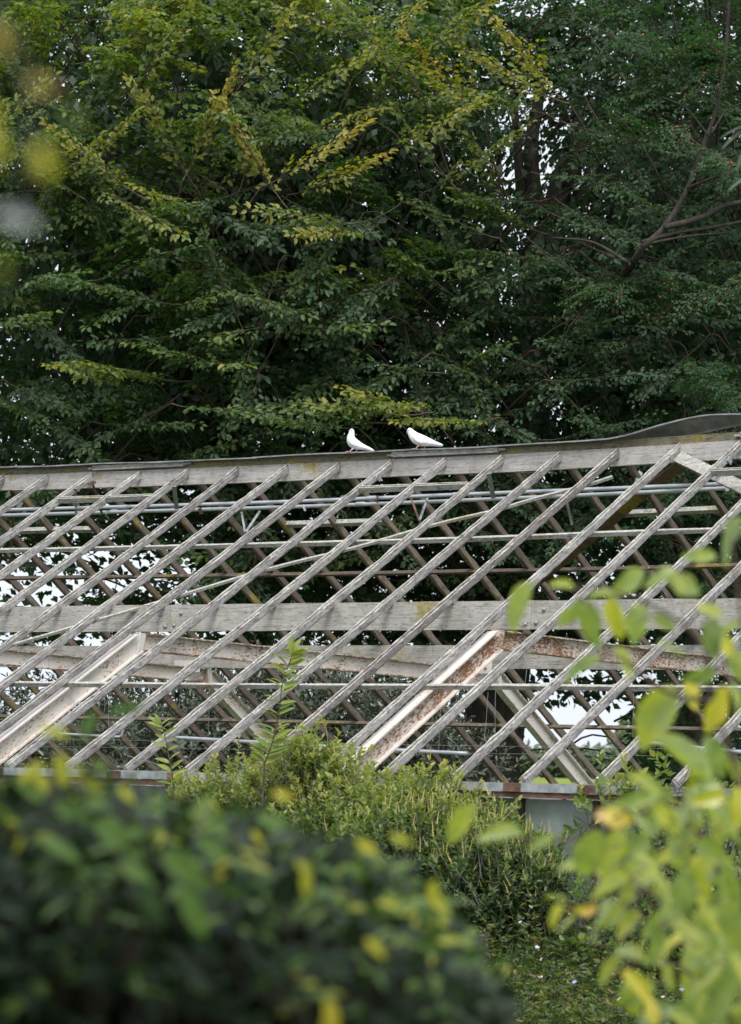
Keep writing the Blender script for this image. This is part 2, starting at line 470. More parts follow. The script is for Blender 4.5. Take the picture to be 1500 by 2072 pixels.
# ridge: lower plank, recessed mossy upper board, sheet-metal cap
u_board('ridge_board', MAT['wood_ridge'], -.024, .024, ZR - .150, ZR + .004, seed=1)
u_board('ridge_board', MAT['wood_moss'], -.014, .014, ZR + .006, ZR + .074, seed=2)
# slatted seam line: thin drip edge on top of the lower plank
mb = MB(); rings = []
def cap_prof(u):
    lift = float(np.interp(u, [6.55, 6.65, 6.85, 7.07, 7.3, 7.5, 7.8, 8.4, 9.2, 20], [0, .012, .048, .098, .136, .158, .145, .08, .02, .01]))
    lb = float(np.interp(u, [7.0, 7.8, 8.4, 9.2, 20], [0, .10, .06, .0, 0]))
    z = ZR + .076 + sag(u) + .003 * math.sin(u * 2.1 + .5) - .002 * math.sin(u * 5.3)
    w_ = .085
    return [(u, -w_ - .003, z - .010 + lift), (u, -w_, z + lift), (u, -w_ * .4, z + .006 + lift * .8 + lb * .2), (u, .0, z + .008 + lift * .5 + lb * .5), (u, w_, z + lb - .004), (u, w_ + .003, z - .02 + lb)]
th = .003
edges = [U0, -3.1, -.35, 2.62, 6.62, U1]
for q in range(5):
    a_, b_ = edges[q], edges[q + 1] + (.06 if q < 4 else 0)
    top = [cap_prof(u) for u in np.linspace(a_, b_, 36 if q < 3 else 60)]
    dz_ = .0045 * (q % 2)
    rr_ = np.random.RandomState(200 + q)
    top = [[(x, y + rr_.uniform(-.0025, .0025), z + dz_ + rr_.uniform(-.0012, .0012)) for x, y, z in p] for p in top]
    mb = MB(); mb.loft([p + [(x, y, z - th) for x, y, z in p[::-1]] for p in top]); mb.build('ridge_cap', MAT['cap'], gh)

# vents: hinge battens beneath the cap, headers between bars
for i0, e in ((-5, 0), (1, 0), (7, 1), (13, 2)):
    u_ = i0 * S_BAY
    mb = MB(); d = sag(u_ + .6)
    mb.box(u_ - .01 + .03, u_ + 1.17, -.062, -.018, ZR + .020 + d, ZR + .066 + d)
    mb.box(u_ - .04, u_ + .03, -.054, -.022, ZR + .030 + d, ZR + .048 + d)
    mb.box(u_ + 1.17, u_ + 1.25, -.054, -.022, ZR + .036 + d, ZR + .056 + d)
    mb.box(u_ + .02, u_ + 1.18, -.068, -.0625, ZR + .046 + d, ZR + .060 + d)
    mb.build('vent_batten', MAT['wood_light'], gh)
    for j in range(2):
        mb = MB()
        a = slope_pt(u_ + j * S_BAY + .021, .105, -1, -.016); b = slope_pt(u_ + (j + 1) * S_BAY - .021, .105, -1, -.016)
        mb.bar(a, b, .045, .05, nF); mb.bar(a + nF * .028, b + nF * .028, .013, .012, nF)
        mb.build('vent_header', MAT['wood_light'], gh)
for i0 in (-8, -2, 4, 10):
    for j in range(2):
        mb = MB(); u_ = i0 * S_BAY
        mb.bar(slope_pt(u_ + j * S_BAY + .021, .155, 1, -.02), slope_pt(u_ + (j + 1) * S_BAY - .021, .155, 1, -.02), .05, .045, nB)
        mb.build('vent_header', MAT['wood_light'], gh)

# purlins and the two deep side planks
def purlin(t, side, wd, ht, mat, off, seed):
    r = np.random.RandomState(seed); mb = MB(); rings = []
    n = nF if side < 0 else nB
    tg = np.array([0, side * RUN, -RISE]) / SL
    for u in np.linspace(U0, U1, 60):
        c = slope_pt(u, t, side, off); j = r.uniform(-.002, .002, 4)
        rings.append([c + tg * (-wd / 2 + j[0]) + n * (-ht / 2), c + tg * (wd / 2) + n * (-ht / 2 + j[1]), c + tg * (wd / 2 + j[2]) + n * (ht / 2), c + tg * (-wd / 2) + n * (ht / 2 + j[3])])
    mb.loft(rings); return mb.build('purlin', mat, gh)
purlin(TP[0] - .026, -1, .032, .034, MAT['wood_light'], -.079, 1)
purlin(TP[2] - .026, -1, .032, .034, MAT['wood_light'], -.079, 2)
purlin(TP[0] - .02, 1, .030, .034, MAT['wood_back'], -.079, 3)
purlin(TP[2] - .02, 1, .030, .034, MAT['wood_back'], -.079, 4)
def side_plank(side, segs, mat, seed):
    t = TP[1]
    c = slope_pt(0, t, side, -.05); c[1] -= side * .29; c[2] += .012
    for k, (a, b) in enumerate(segs):
        r = np.random.RandomState(seed + k); mb = MB(); rings = []
        y0 = c[1] - .022 - .002 * k * 0; y1 = c[1] + .022
        zc = c[2] + (.052 if side < 0 else .02)
        for u in np.linspace(a, b, 16):
            j = r.uniform(-.003, .003, 3)
            rings.append([(u, y0, zc - .125 + j[0]), (u, y1, zc - .125 + j[0]), (u, y1, zc + .10 + j[1]), (u, y0, zc + .10 + j[2])])
        mb.loft(rings); mb.build('side_plank', mat, gh)
P1U, P2U = 3.575, 7.235
JF = [U0, P1U - 3.66 + .15, P1U + .10, P2U + .12, P2U + 3.78, U1]
side_plank(-1, [(a + .0015, b - .0015) for a, b in zip(JF[:-1], JF[1:])], MAT['wood_beam'], 5)
side_plank(1, [(a + .0015, b - .0015) for a, b in zip(JF[:-1], JF[1:])], MAT['wood_beam'], 25)

# bolts on the splice joints of the planks
bolt_me = None
mb = MB()
rings = [[(r_ * math.cos(a), y_, r_ * math.sin(a)) for a in np.linspace(0, 2 * math.pi, 10, endpoint=False)] for r_, y_ in ((.017, 0), (.017, -.006), (.012, -.013), (.004, -.016))]
mb.loft(rings); bolt_me = mb.mesh('bolt', True); bolt_me.materials.append(MAT['bolt'])
cF = slope_pt(0, TP[1], -1, -.05); cF[1] += .29; cF[2] += .04
for uj in JF[1:-1]:
    for du, dz in ((-.11, .04), (-.05, -.06), (.05, -.05), (.12, .05)):
        put('bolt', bolt_me, None, gh, Matrix.Translation((uj + du, cF[1] - .0225, cF[2] + dz)))

# steel portal frames: I-section legs under the slopes and a level tie
TK = 0.571
def isec(pts, upv, depth, fl, tw, tf, name, parent, webmat, flmat, clip=0):
    """I-section from a to b: web and two flanges as separate parts of the frame member"""
    a, b = [np.array(p, float) for p in pts]
    x = norm(b - a); z = norm(np.array(upv) - x * (np.array(upv) @ x)); y = np.cross(z, x); L = np.linalg.norm(b - a)
    mtx = frame_matrix(a, x, z)
    mb = MB(); mb.box(0, L, -tw / 2, tw / 2, -depth / 2 + tf, depth / 2 - tf)
    web = mb.build(name, webmat, parent, mtx)
    for s_ in (-1, 1):
        mb = MB(); z0 = s_ * (depth / 2 - tf / 2)
        mb.box(0, L, -fl / 2, fl / 2, z0 - tf / 2, z0 + tf / 2)
        put('flange', mb.mesh('flange'), flmat, web, mtx)
    return web
for k, up_ in enumerate((P1U - 3.66, P1U, P2U, P2U + 3.66)):
    rusty = MAT['paint_rusty'] if k >= 2 else MAT['paint']
    off = -.182
    A = slope_pt(up_, 1.0, -1, off); B = slope_pt(up_, TK, -1, off)
    C = slope_pt(up_, TK, 1, off); D = slope_pt(up_, 1.0, 1, off)
    for q in (A, B, C, D): q[0] = up_
    e1 = norm(B - A) * .012
    isec((A, B - e1), nF, .168, .095, .010, .012, 'portal_leg', gh, rusty, MAT['flange'])
    isec((C + norm(D - C) * .012, D), nB, .155, .085, .010, .011, 'portal_leg', gh, MAT['paint'], MAT['paint'])
    dz = np.array([0, 0, .004])
    isec((B + np.array([0, .05, 0]) + dz, C - np.array([0, .05, 0]) + dz), (0, 0, 1), .150, .085, .010, .011, 'tie_beam', gh, rusty, MAT['paint_rusty'])
    # mitre stiffener at the knees and bolted cleat below the plank
    for q, sd_ in ((B, -1), (C, 1)):
        mb = MB()
        mb.poly([q + np.array([sx, sd_ * y_, z_]) for sx in (-.040, .040) for y_, z_ in ((.03, -.10), (-.02, -.09), (-.06, .075), (.012, .078))],
                [(0, 1, 2, 3), (7, 6, 5, 4), (0, 4, 5, 1), (1, 5, 6, 2), (2, 6, 7, 3), (3, 7, 4, 0)])
        mb.build('knee_stiffener', rusty if sd_ < 0 else MAT['paint'], gh)
    cB = slope_pt(0, TP[1], 1, -.05); cB[1] -= .29
    mb = MB(); mb.box(up_ - .17, up_ + .17, cB[1] - .034, cB[1] - .0235, cB[2] - .14, cB[2] - .02)
    cl = mb.build('cleat_plate', MAT['flange'], gh)
    for dx in (-.11, -.05, .10): put('bolt', bolt_me, None, cl, Matrix.Translation((up_ + dx, cB[1] - .0345, cB[2] - .085)))
    # upper brace legs of the frame, to the ridge, slim
    mb = MB(); mb.box(up_ - .05, up_ + .05, -RUN - .02, -RUN + .07, 0.0, A[2] - .03); mb.build('column', rusty, gh)
    mb = MB(); mb.box(up_ - .05, up_ + .05, RUN - .07, RUN + .02, 0.0, D[2] - .03); mb.build('column', rusty, gh)

# eaves: galvanised gutter channel over a rusty angle, cleats at the bars
for side in (-1, 1):
    e = slope_pt(0, 1, side, -.02); y = e[1]; z = e[2]
    mb = MB()
    prof = [(-.075, -.060), (.075, -.060), (.075, .0), (.065, .0), (.065, -.050), (-.065, -.050), (-.065, .0), (-.075, .0)]
    rings = [[(u, y + side * .04 + a, z - .004 + b + .004 * math.sin(u * 1.3)) for a, b in prof] for u in np.linspace(U0, U1, 40)]
    mb.loft(rings); mb.build('gutter', MAT['galv'], gh)
    mb = MB(); mb.box(U0, U1, y + side * .04 - .055, y + side * .04 + .055, z - .100, z - .070)
    mb.box(U0, U1, y + side * .04 - side * -.0 + (.048 if side > 0 else -.062), y + side * .04 + (.062 if side > 0 else -.048), z - .103, z - .068)
    mb.build('eaves_rail', MAT['rust'], gh)
    if side < 0:
        for i in range(I0, I1 + 1, 1):
            if i % 3 == 2: continue
            mb = MB(); u = i * S_BAY; h = .046
            mb.box(u - .085, u + .055, y - .04 - .0825, y - .04 - .0765, z - .066, z - .066 + h + .012)
            mb.box(u - .085, u + .055, y - .04 - .1, y - .04 - .083, z - .0665, z - .0645)
            mb.build('cleat', MAT['rust'], gh)
    # glazed side wall
    for i in range(I0, I1 + 1):
        u = i * S_BAY; mb = MB()
        mb.box(u - .022, u + .022, y - .025, y + .035, 0.6, z - .106)
        mb.build('wall_post', MAT['post'] if i % 2 else MAT['wood_back'], gh)
        if i < I1:
            for z0, z1 in ((.97, 1.36), (1.35, z - .11)):
                mb = MB(); yy = y - .006 * (1 if z0 > 1.2 else 2.2)
                mb.box(u + .024, u + S_BAY - .024, yy - .002, yy + .002, z0, z1)
                mb.build('wall_pane', MAT['glass'], gh)
    mb = MB(); mb.box(U0, U1, y - .08, y + .08, -.05, .96); mb.build('base_wall', m_plain('old_concrete', (.30, .29, .26), .9, .2), gh)

# heating pipes below the ridge, with couplings
def pipe_through(pts, y, r, name='pipe'):
    P = [ray_plane(px, py, (0, y, 0), (0, 1, 0)) for px, py in pts]
    P = [2 * P[0] - P[1] + (P[0] - P[1]) * 3] + P + [P[-1] + (P[-1] - P[-2]) * 1.2]
    mb = MB(); C_ = spline(P, 60); mb.tube(C_, r, 10)
    o = mb.build(name, MAT['pipe'], gh, smooth=True)
    return o, C_
pA, cA = pipe_through([(0, 1032), (300, 1024), (610, 1014), (900, 1002), (1200, 990), (1470, 979)], -.06, .017)
pB, cB_ = pipe_through([(0, 1043), (300, 1034), (610, 1025), (900, 1014), (1200, 1001), (1470, 988)], .05, .017)
for o_, y_, lst in ((pA, -.06, [(752, 1008), (925, 1001), (250, 1026)]), (pB, .05, [(730, 1020), (1120, 1004)])):
    for px, py in lst:
        c = ray_plane(px, py, (0, y_, 0), (0, 1, 0)); mb = MB()
        mb.tube([c + np.array([d, 0, 0]) for d in (-.05, -.045, .045, .05)], [.017, .0215, .0215, .017], 10)
        put('coupling', mb.mesh('coupling', True), MAT['pipe'], o_)

# vent gear: flat levers, V-shaped links and brackets
def strip(px0, py0, px1, py1, y0, y1, wd, mat, name='vent_lever', tk=.006):
    a = ray_plane(px0, py0, (0, y0, 0), (0, 1, 0)); b = ray_plane(px1, py1, (0, y1, 0), (0, 1, 0))
    mb = MB(); x = norm(b - a); side_ = norm(np.cross(x, FW))
    mb.bar(a, b, wd, tk, np.cross(x, side_)); return mb.build(name, mat, gh)
for a in [(352, 984, 358, 1030, -.35, -.08, .040, 'galv'), (989, 958, 999, 1008, -.35, -.08, .040, 'galv'),
          (489, 1036, 496, 1076, .04, -.30, .018, 'galv'), (526, 1034, 498, 1076, .0, -.30, .022, 'galv'),
          (832, 1008, 849, 1053, -.06, -.32, .018, 'rust'), (866, 1006, 849, 1053, .04, -.32, .020, 'galv'),
          (188, 980, 206, 1038, -.28, .0, .022, 'rust'), (240, 1028, 212, 1038, .1, .0, .022, 'galv'),
          (153, 988, 154, 1038, -.3, .0, .022, 'galv'), (27, 1040, 20, 1160, .05, .6, .022, 'rust'),
          (49, 1004, 38, 1026, .5, .1, .045, 'galv'), (1297, 955, 1287, 980, .5, .1, .040, 'galv'),
          (722, 1000, 690, 1008, .3, .05, .040, 'galv'), (1148, 1018, 1158, 1062, .35, .45, .022, 'galv'),
          (1158, 1062, 1154, 1140, .45, .9, .018, 'rust'), (764, 1002, 764, 1018, -.09, -.09, .016, 'rust'),
          (404, 1028, 408, 1040, -.02, .0, .035, 'rust'), (1470, 978, 1472, 994, -.09, -.09, .03, 'galv'),
          (613, 1021, 618, 1034, .02, .02, .02, 'galv')]:
    strip(*a[:7], MAT[a[7]])
mb = MB(); a = ray_plane(188, 978, (0, -.28, 0), (0, 1, 0)); mb.bar(a + [-.06, 0, 0], a + [.03, 0, .01], .02, .02); mb.build('vent_lever', MAT['rust'], gh)
for px, py in ((762, 967), (1472, 933), (154, 988)):
    a = ray_slope(px, py, -1, -.03); mb = MB()
    c = a + np.array([.03, -.01, 0]); mb.bar(c - np.array([0, RUN, -RISE]) / SL * .03, c + np.array([0, RUN, -RISE]) / SL * .03, .012, .045, nF)
    mb.build('bracket', MAT['galv'], gh)

# diagonal wind brace under the front bars, long and slightly bowed
def slope_strip(name, pts, side, off, wd, tk, mat, n=40):
    P = [ray_slope(px, py, side, off) for px, py in pts]
    C_ = spline(P, n); nn = nF if side < 0 else nB; mb = MB(); rings = []
    T = norm(np.gradient(C_, axis=0))
    for c, t in zip(C_, T):
        s_ = norm(np.cross(nn, t)); rings.append([c - s_ * wd / 2 - nn * tk / 2, c + s_ * wd / 2 - nn * tk / 2, c + s_ * wd / 2 + nn * tk / 2, c - s_ * wd / 2 + nn * tk / 2])
    mb.loft(rings); return mb.build(name, mat, gh)
slope_strip('wind_brace', [(-120, 1350), (0, 1313), (290, 1228), (540, 1153), (720, 1108), (880, 1062), (1000, 1034)], -1, -.074, .034, .022, MAT['wood_light'])
slope_strip('wind_brace', [(1008, 1032), (1080, 1010), (1180, 984), (1240, 965)], -1, -.074, .034, .022, MAT['wood_light'])
slope_strip('back_brace', [(1400, 925), (1300, 1000), (1180, 1100), (1040, 1212)], 1, -.10, .10, .035, MAT['wood_dark'])
# slipped board below the ridge at the right
lb = MB()
a = ray_plane(1372, 924, (0, -.10, 0), (0, 1, 0)); b = ray_plane(1530, 1000, (0, -.45, 0), (0, 1, 0))
lb.bar(a, b, .11, .022, norm(np.array([.2, -.9, .55]))); o = lb.build('slipped_board', MAT['wood_light'], None)
tag(o, 'pale slipped board slanting below the ridge beside the lifted cap', 'board')

# hanging wires and growing wires, low service pipe
def wire(pts, r=.0022, mat='wire', name='wire', sides=5, n=24):
    mb = MB(); mb.tube(spline(pts, n), r, sides); return mb.build(name, MAT[mat], gh)
def wy(px, py, y): return ray_plane(px, py, (0, y, 0), (0, 1, 0))
for pts, y in (([(424, 1320), (424, 1400), (422, 1490)], -1.2), ([(222, 1390), (220, 1470), (232, 1500)], -1.5), ([(213, 1390), (212, 1440)], -1.5),
               ([(893, 1404), (890, 1470), (888, 1520)], -1.2), ([(1004, 1380), (1002, 1440), (1003, 1490)], -1.0), ([(988, 1400), (984, 1460), (980, 1500)], -.8),
               ([(1283, 1384), (1282, 1440), (1281, 1492)], -.6), ([(651, 1355), (650, 1385)], -1.0), ([(640, 1455), (638, 1494)], -1.0),
               ([(1060, 1320), (1066, 1350), (1062, 1390)], .5), ([(1278, 1300), (1297, 1302), (1300, 1320)], .3), ([(85, 1314), (98, 1322), (99, 1350)], -.8)):
    wire([wy(px, py, y) for px, py in pts], .0020 if y < 0 else .003)
for y0, dz in ((1519, -1.6), (1504, -1.9)):
    wire([wy(-300, y0 - 14, dz), wy(400, y0 - 4, dz), wy(1000, y0 + 6, dz), wy(1700, y0 + 16, dz)], .0016, n=30)
wire([wy(258, 1530, -4.2), wy(300, 1541, -4.4), wy(345, 1556, -4.6)], .003)
def low_pipe(pts, y, r):
    mb = MB(); mb.tube(spline([wy(px, py, y) for px, py in pts], 24), r, 10); return mb.build('service_pipe', MAT['pipe'], gh, smooth=True)
low_pipe([(-120, 1472), (60, 1481), (160, 1487), (236, 1491), (245, 1490), (248, 1482), (253, 1470)], -.6, .012)
low_pipe([(346, 1492), (500, 1501), (700, 1513), (945, 1525)], -.9, .0165)
low_pipe([(1290, 1500), (1400, 1512), (1560, 1528)], -.7, .016)

# ------------------------------------------------------------------ doves
def dove(name, label, spine, feet, face, base_px, base_py, depth, eye, beak, tail_i):
    """spine: (x, y, half height, half width) in zoomed photo pixels, x to the right, y down"""
    K = 1.0 / 1206.0 * (depth / 28.5)
    xc = sum(f[2] for f in feet) / 2; yc = max(f[3] for f in feet)
    org = at(base_px + xc / 5.357, base_py + yc / 5.357, depth)
    spine = [(x - xc, y - yc, h, w_) for x, y, h, w_ in spine]; feet = [(a - xc, b - yc, c - xc, d - yc) for a, b, c, d in feet]
    eye = (eye[0] - xc, eye[1] - yc, eye[2]); beak = (beak[0] - xc, beak[1] - yc, beak[2], beak[3])
    R_ = norm(rt0 + fw0 * .12); Zv = np.array([0, 0, 1.0]); Yv = np.cross(Zv, R_)
    m = Matrix.Identity(4)
    for r in range(3): m[r][0], m[r][1], m[r][2], m[r][3] = R_[r], Yv[r], Zv[r], org[r]
    e = empty(name, (0, 0, 0)); e.matrix_basis = m
    sp = spline([(x * K, -y * K, h * K, w_ * K) for x, y, h, w_ in spine], 40)
    T = norm(np.gradient(sp[:, :2], axis=0)); rings = []
    for (x, z, h, w_), (tx, tz) in zip(sp, T):
        nx, nz = -tz, tx
        rings.append([(x + nx * h * math.sin(a), w_ * math.cos(a), z + nz * h * math.sin(a)) for a in np.linspace(0, 2 * math.pi, 18, endpoint=False)])
    mb = MB(); mb.loft(rings); o = put('body', mb.mesh('body', True), MAT['feather'], e, m)
    # folded wing lying along the flank
    for sy in (-1, 1):
        mb = MB(); wing = []
        n0, n1 = 13, 33
        for q in range(n0, n1 + 1):
            x, z, h, w_ = sp[q]; tx, tz = T[q]; nx, nz = -tz, tx
            f = (q - n0) / (n1 - n0); hh = h * (.62 * math.sin(math.pi * min(1, f * 1.35 + .12)) if f < .6 else .62 * (1 - f) * 2.0 + .06)
            up_ = -h * .12
            if nz < 0: up_ = -up_
            cx, cz = x + nx * up_, z + nz * up_
            wing.append([(cx + nx * hh * math.sin(a), sy * (w_ * .86 + .006 * math.cos(a)) * (1.0), cz + nz * hh * math.sin(a)) for a in np.linspace(0, 2 * math.pi, 10, endpoint=False)])
        mb.loft(wing); put('wing', mb.mesh('wing', True), MAT['feather_wing'], e, m)
    # beak, eyes, legs with toes
    bx, by, dx, dy = [v * K for v in beak]
    mb = MB(); mb.tube([(bx, 0, -by), (bx + dx * .5, 0, -by - dy * .45), (bx + dx, 0, -by - dy)], [.0075, .005, .0012], 8); put('beak', mb.mesh('beak', True), MAT['beak'], e, m)
    hw = eye[2] * K
    for sy in (-1, 1):
        mb = MB(); mb.tube([(eye[0] * K, sy * (hw - .002), -eye[1] * K), (eye[0] * K, sy * (hw + .001), -eye[1] * K), (eye[0] * K, sy * (hw + .0018), -eye[1] * K)], [.0045, .004, .001], 10)
        put('eye', mb.mesh('eye', True), MAT['eye'], e, m)
    for k, (hx, hy, fx, fy) in enumerate(feet):
        y = (-.018, .02)[k]
        mb = MB(); h_ = np.array([hx * K, y, -hy * K]); f_ = np.array([fx * K, y, -fy * K])
        mb.tube([h_, (h_ * .45 + f_ * .55), f_], [.012, .0055, .0048], 8)
        for ax, ay in ((-.034, -.012), (-.038, .002), (-.032, .016), (.022, 0)):
            mb.tube([f_, f_ + np.array([ax * .55, ay * .6, .001]), f_ + np.array([ax, ay, -.001])], [.0045, .004, .002], 6)
        put('leg', mb.mesh('leg', True), MAT['pink'], e, m)
    return tag(e, label, 'dove', 'white doves on the ridge')
def ridge_depth(px): return project(ray_plane(px, 910, (0, -.055, 0), (0, 1, 0)))[2]
dove('dove', 'white dove standing upright with raised head on the ridge, left of the pair',
     [(272, 146, 4, 4), (270, 158, 19, 17), (271, 175, 27, 24), (268, 205, 33, 32), (264, 245, 45, 46), (282, 292, 55, 54), (335, 322, 50, 52), (392, 338, 34, 38), (445, 352, 24, 30), (495, 369, 16, 34), (516, 376, 9, 30)],
     [(296, 355, 250, 402), (333, 360, 330, 400)], -1, 660 - 0, 840, ridge_depth(715), (262, 168, 23), (250, 170, -16, 4), 8)
dove('dove', 'white dove crouched with its head drawn in on the ridge, right of the pair',
     [(872, 168, 5, 5), (882, 170, 24, 22), (900, 176, 34, 29), (926, 208, 46, 40), (965, 246, 60, 55), (1018, 270, 64, 58), (1080, 283, 54, 52), (1140, 293, 38, 40), (1200, 305, 25, 34), (1245, 313, 17, 36), (1263, 317, 10, 32)],
     [(1010, 320, 965, 372), (1068, 318, 1074, 362)], -1, 660, 840, ridge_depth(860), (886, 170, 25), (872, 188, -8, 14), 8)

# ------------------------------------------------------------------ foliage
def leaf_tpl(wide=.5, belly=.42, fold=.16, curl=.12):
    """6-vertex leaf: length 1 along X, folded along the midrib, tip curling down"""
    return np.array([(0, 0, 0), (.28, wide * .44, fold * wide), (.68, wide * .40, fold * wide - curl * .35), (1, 0, -curl), (.68, -wide * .40, fold * wide - curl * .35), (.28, -wide * .44, fold * wide)])
LQ = np.array([(0, 1, 2, 3), (0, 3, 4, 5)])
tplD = np.array([(0, 0, 0), (.45, .30, .05), (1, 0, -.1), (.45, -.30, .05)])
def quads(tpl): return {6: LQ, 4: np.array([(0, 1, 2, 3)])}.get(len(tpl), LQ2)

class Leaves:
    """a cloud of leaves: position, axis, normal, length, tint"""
    def __init__(s): s.p = []; s.x = []; s.n = []; s.l = []; s.t = []
    def add(s, p, x, n, l, t):
        s.p.append(np.atleast_2d(p)); s.x.append(np.atleast_2d(x)); s.n.append(np.atleast_2d(n)); s.l.append(np.atleast_1d(l)); s.t.append(np.atleast_1d(t))
    def pack(s):
        p = np.concatenate(s.p); x = norm(np.concatenate(s.x)); n = np.concatenate(s.n)
        n = norm(n - x * (n * x).sum(-1, keepdims=True))
        return p, x, n, np.concatenate(s.l), np.concatenate(s.t)
    def build(s, name, mat, parent, tpl, single=300, leaf_name='leaf', near=None):
        """the leaves that show largest become objects of their own, the rest one joined part"""
        p, x, n, l, t = s.pack()
        y = np.cross(n, x)
        px, py, z = project(p)
        vis = (px > 0) & (px < 1500) & (py > 0) & (py < 2072)
        score = np.where(vis, l / np.maximum(z, .2) * (1 + .8 * np.abs(n @ FW)), -1) - 1e-4 * z
        order = np.argsort(-score); k = min(single, len(p)); solo = order[:k]; rest = order[k:]
        bins = np.linspace(0, 1, 9); meshes = {}
        for i in solo:
            b = int(np.clip(np.digitize(t[i], bins), 1, 8))
            if b not in meshes:
                me = np_mesh(leaf_name, tpl, quads(tpl), np.full(len(tpl), bins[b] - .0625))
                me.materials.append(mat); meshes[b] = me
            m = Matrix.Identity(4)
            for r in range(3):
                m[r][0], m[r][1], m[r][2], m[r][3] = x[i, r] * l[i], y[i, r] * l[i], n[i, r] * l[i], p[i, r]
            put(leaf_name, meshes[b], None, parent, m)
        if len(rest):
            P, X, Y, N, L_, T_ = p[rest], x[rest], y[rest], n[rest], l[rest], t[rest]
            V = P[:, None] + L_[:, None, None] * (tpl[None, :, 0:1] * X[:, None] + tpl[None, :, 1:2] * Y[:, None] + tpl[None, :, 2:3] * N[:, None])
            Q = (quads(tpl)[None] + (np.arange(len(rest)) * len(tpl))[:, None, None]).reshape(-1, 4)
            me = np_mesh(name, V.reshape(-1, 3), Q, np.repeat(T_, len(tpl)))
            o = put(name, me, mat, parent); o['kind'] = 'stuff'
            return o

# finer leaf for things close to the camera: 9 points across
def leaf_tpl_fine(wide=.62, fold=.14, curl=.16, twist=0.0, wave=0.0):
    xs = np.array([0, .1, .26, .45, .65, .85, 1.0]); V = []
    for x in xs:
        w_ = wide * .5 * (x ** .62) * ((1 - x) ** .85) * 1.92 + .002
        z = -curl * x * x
        V += [(x, -w_, z + fold * w_), (x, -w_ * .5, z + fold * w_ * .35), (x, 0, z), (x, w_ * .5, z + fold * w_ * .35), (x, w_, z + fold * w_)]
    V = np.array(V); a = twist * V[:, 0]; y, z = V[:, 1].copy(), V[:, 2].copy()
    V[:, 1] = y * np.cos(a) - z * np.sin(a); V[:, 2] = y * np.sin(a) + z * np.cos(a) + wave * np.abs(y) * np.sin(V[:, 0] * 11 + np.sign(y))
    return V
LQ2 = np.array([(i * 5 + j, (i + 1) * 5 + j, (i + 1) * 5 + j + 1, i * 5 + j + 1) for i in range(6) for j in range(4)])

class Twigs:
    """many thin three-sided twigs as one part"""
    def __init__(s): s.a = []; s.b = []; s.r = []
    def add(s, a, b, r0, r1):
        s.a.append(np.atleast_2d(a)); s.b.append(np.atleast_2d(b)); n = len(s.a[-1])
        s.r.append(np.stack([np.broadcast_to(r0, (n,)), np.broadcast_to(r1, (n,))], 1))
    def path(s, P, r0, r1):
        P = np.array(P); n = len(P); rr = np.linspace(r0, r1, n)
        s.add(P[:-1], P[1:], rr[:-1], rr[1:])
    def build(s, name, mat, parent):
        A = np.concatenate(s.a); B = np.concatenate(s.b); R_ = np.concatenate(s.r)
        T = norm(B - A); X = norm(np.cross(T, np.array([.31, .17, .93]))); Y = np.cross(T, X)
        V = []
        for P, r in ((A, R_[:, 0]), (B, R_[:, 1])):
            for a in (0, 2.094, 4.189): V.append(P + r[:, None] * (math.cos(a) * X + math.sin(a) * Y))
        V = np.stack(V, 1); n = len(A)
        Q = np.array([(0, 1, 4, 3), (1, 2, 5, 4), (2, 0, 3, 5)])[None] + (np.arange(n) * 6)[:, None, None]
        o = put(name, np_mesh(name, V.reshape(-1, 3), Q.reshape(-1, 4)), mat, parent); o['kind'] = 'stuff'
        return o

def frond(r, L, leaf, step=.085, droop=.25, ang=.95, side_len=.34, dens=1.0):
    """a flat leafy side branch: local X outwards, Z up"""
    P = []; X = []; N = []; S_ = []; tw = []
    def mainpt(f): return np.array([L * f, .04 * L * math.sin(f * 3 + ph), -droop * L * f * f])
    ph = r.uniform(0, 6)
    pts = np.array([mainpt(f) for f in np.linspace(0, 1, 6)]); tw.append(pts)
    k = 0; x = .05 * L
    while x < L:
        f = x / L; c = mainpt(f); sd_ = 1 if k % 2 else -1; k += 1
        sl = (side_len * L * (1 - f) ** .8 * (.5 + .5 * min(1, f * 5)) + .05) * r.uniform(.7, 1.2)
        a = ang * r.uniform(.8, 1.2); d = np.array([math.cos(a), sd_ * math.sin(a), r.uniform(-.28, .12)])
        tw.append(np.array([c, c + d * sl * .5 + [0, 0, .01], c + d * sl - [0, 0, .1 * sl]]))
        m = max(1, int(sl / (.036 / dens)))
        for j in range(m):
            g_ = (j + .6) / m; q = c + d * sl * g_ - np.array([0, 0, .1 * sl * g_ * g_])
            s2 = 1 if j % 2 else -1; a2 = a * sd_ + s2 * r.uniform(.5, 1.0)
            if j == m - 1: a2 = a * sd_
            P.append(q + r.normal(0, .006, 3)); X.append((math.cos(a2), math.sin(a2), r.uniform(-.55, .15))); N.append(np.array([0, 0, 1]) + r.normal(0, .38, 3)); S_.append(leaf * r.uniform(.65, 1.12) * (1 - .25 * (j == m - 1)))
        x += step * r.uniform(.7, 1.3)
    P.append(mainpt(1)); X.append((1, 0, -.2)); N.append((0, 0, 1)); S_.append(leaf * .8)
    return np.array(P), np.array(X), np.array(N), np.array(S_), tw
def basis(d, roll=0.0, up=(0, 0, 1)):
    x = norm(d); y = norm(np.cross(up, x)); z = np.cross(x, y)
    return np.stack([x, math.cos(roll) * y + math.sin(roll) * z, -math.sin(roll) * y + math.cos(roll) * z], 0)   # rows
def place_frond(Lv, Tw, fr, o, B, sc_, tint, tj, r):
    P, X, N, S_, tw = fr
    n = len(P)
    Lv.add(o + sc_ * P @ B, X @ B, N @ B, S_ * sc_, np.clip(tint + r.normal(0, tj, n), 0, 1))
    if Tw is not None:
        Tw.path((o + sc_ * tw[0] @ B)[::2], .005, .002)

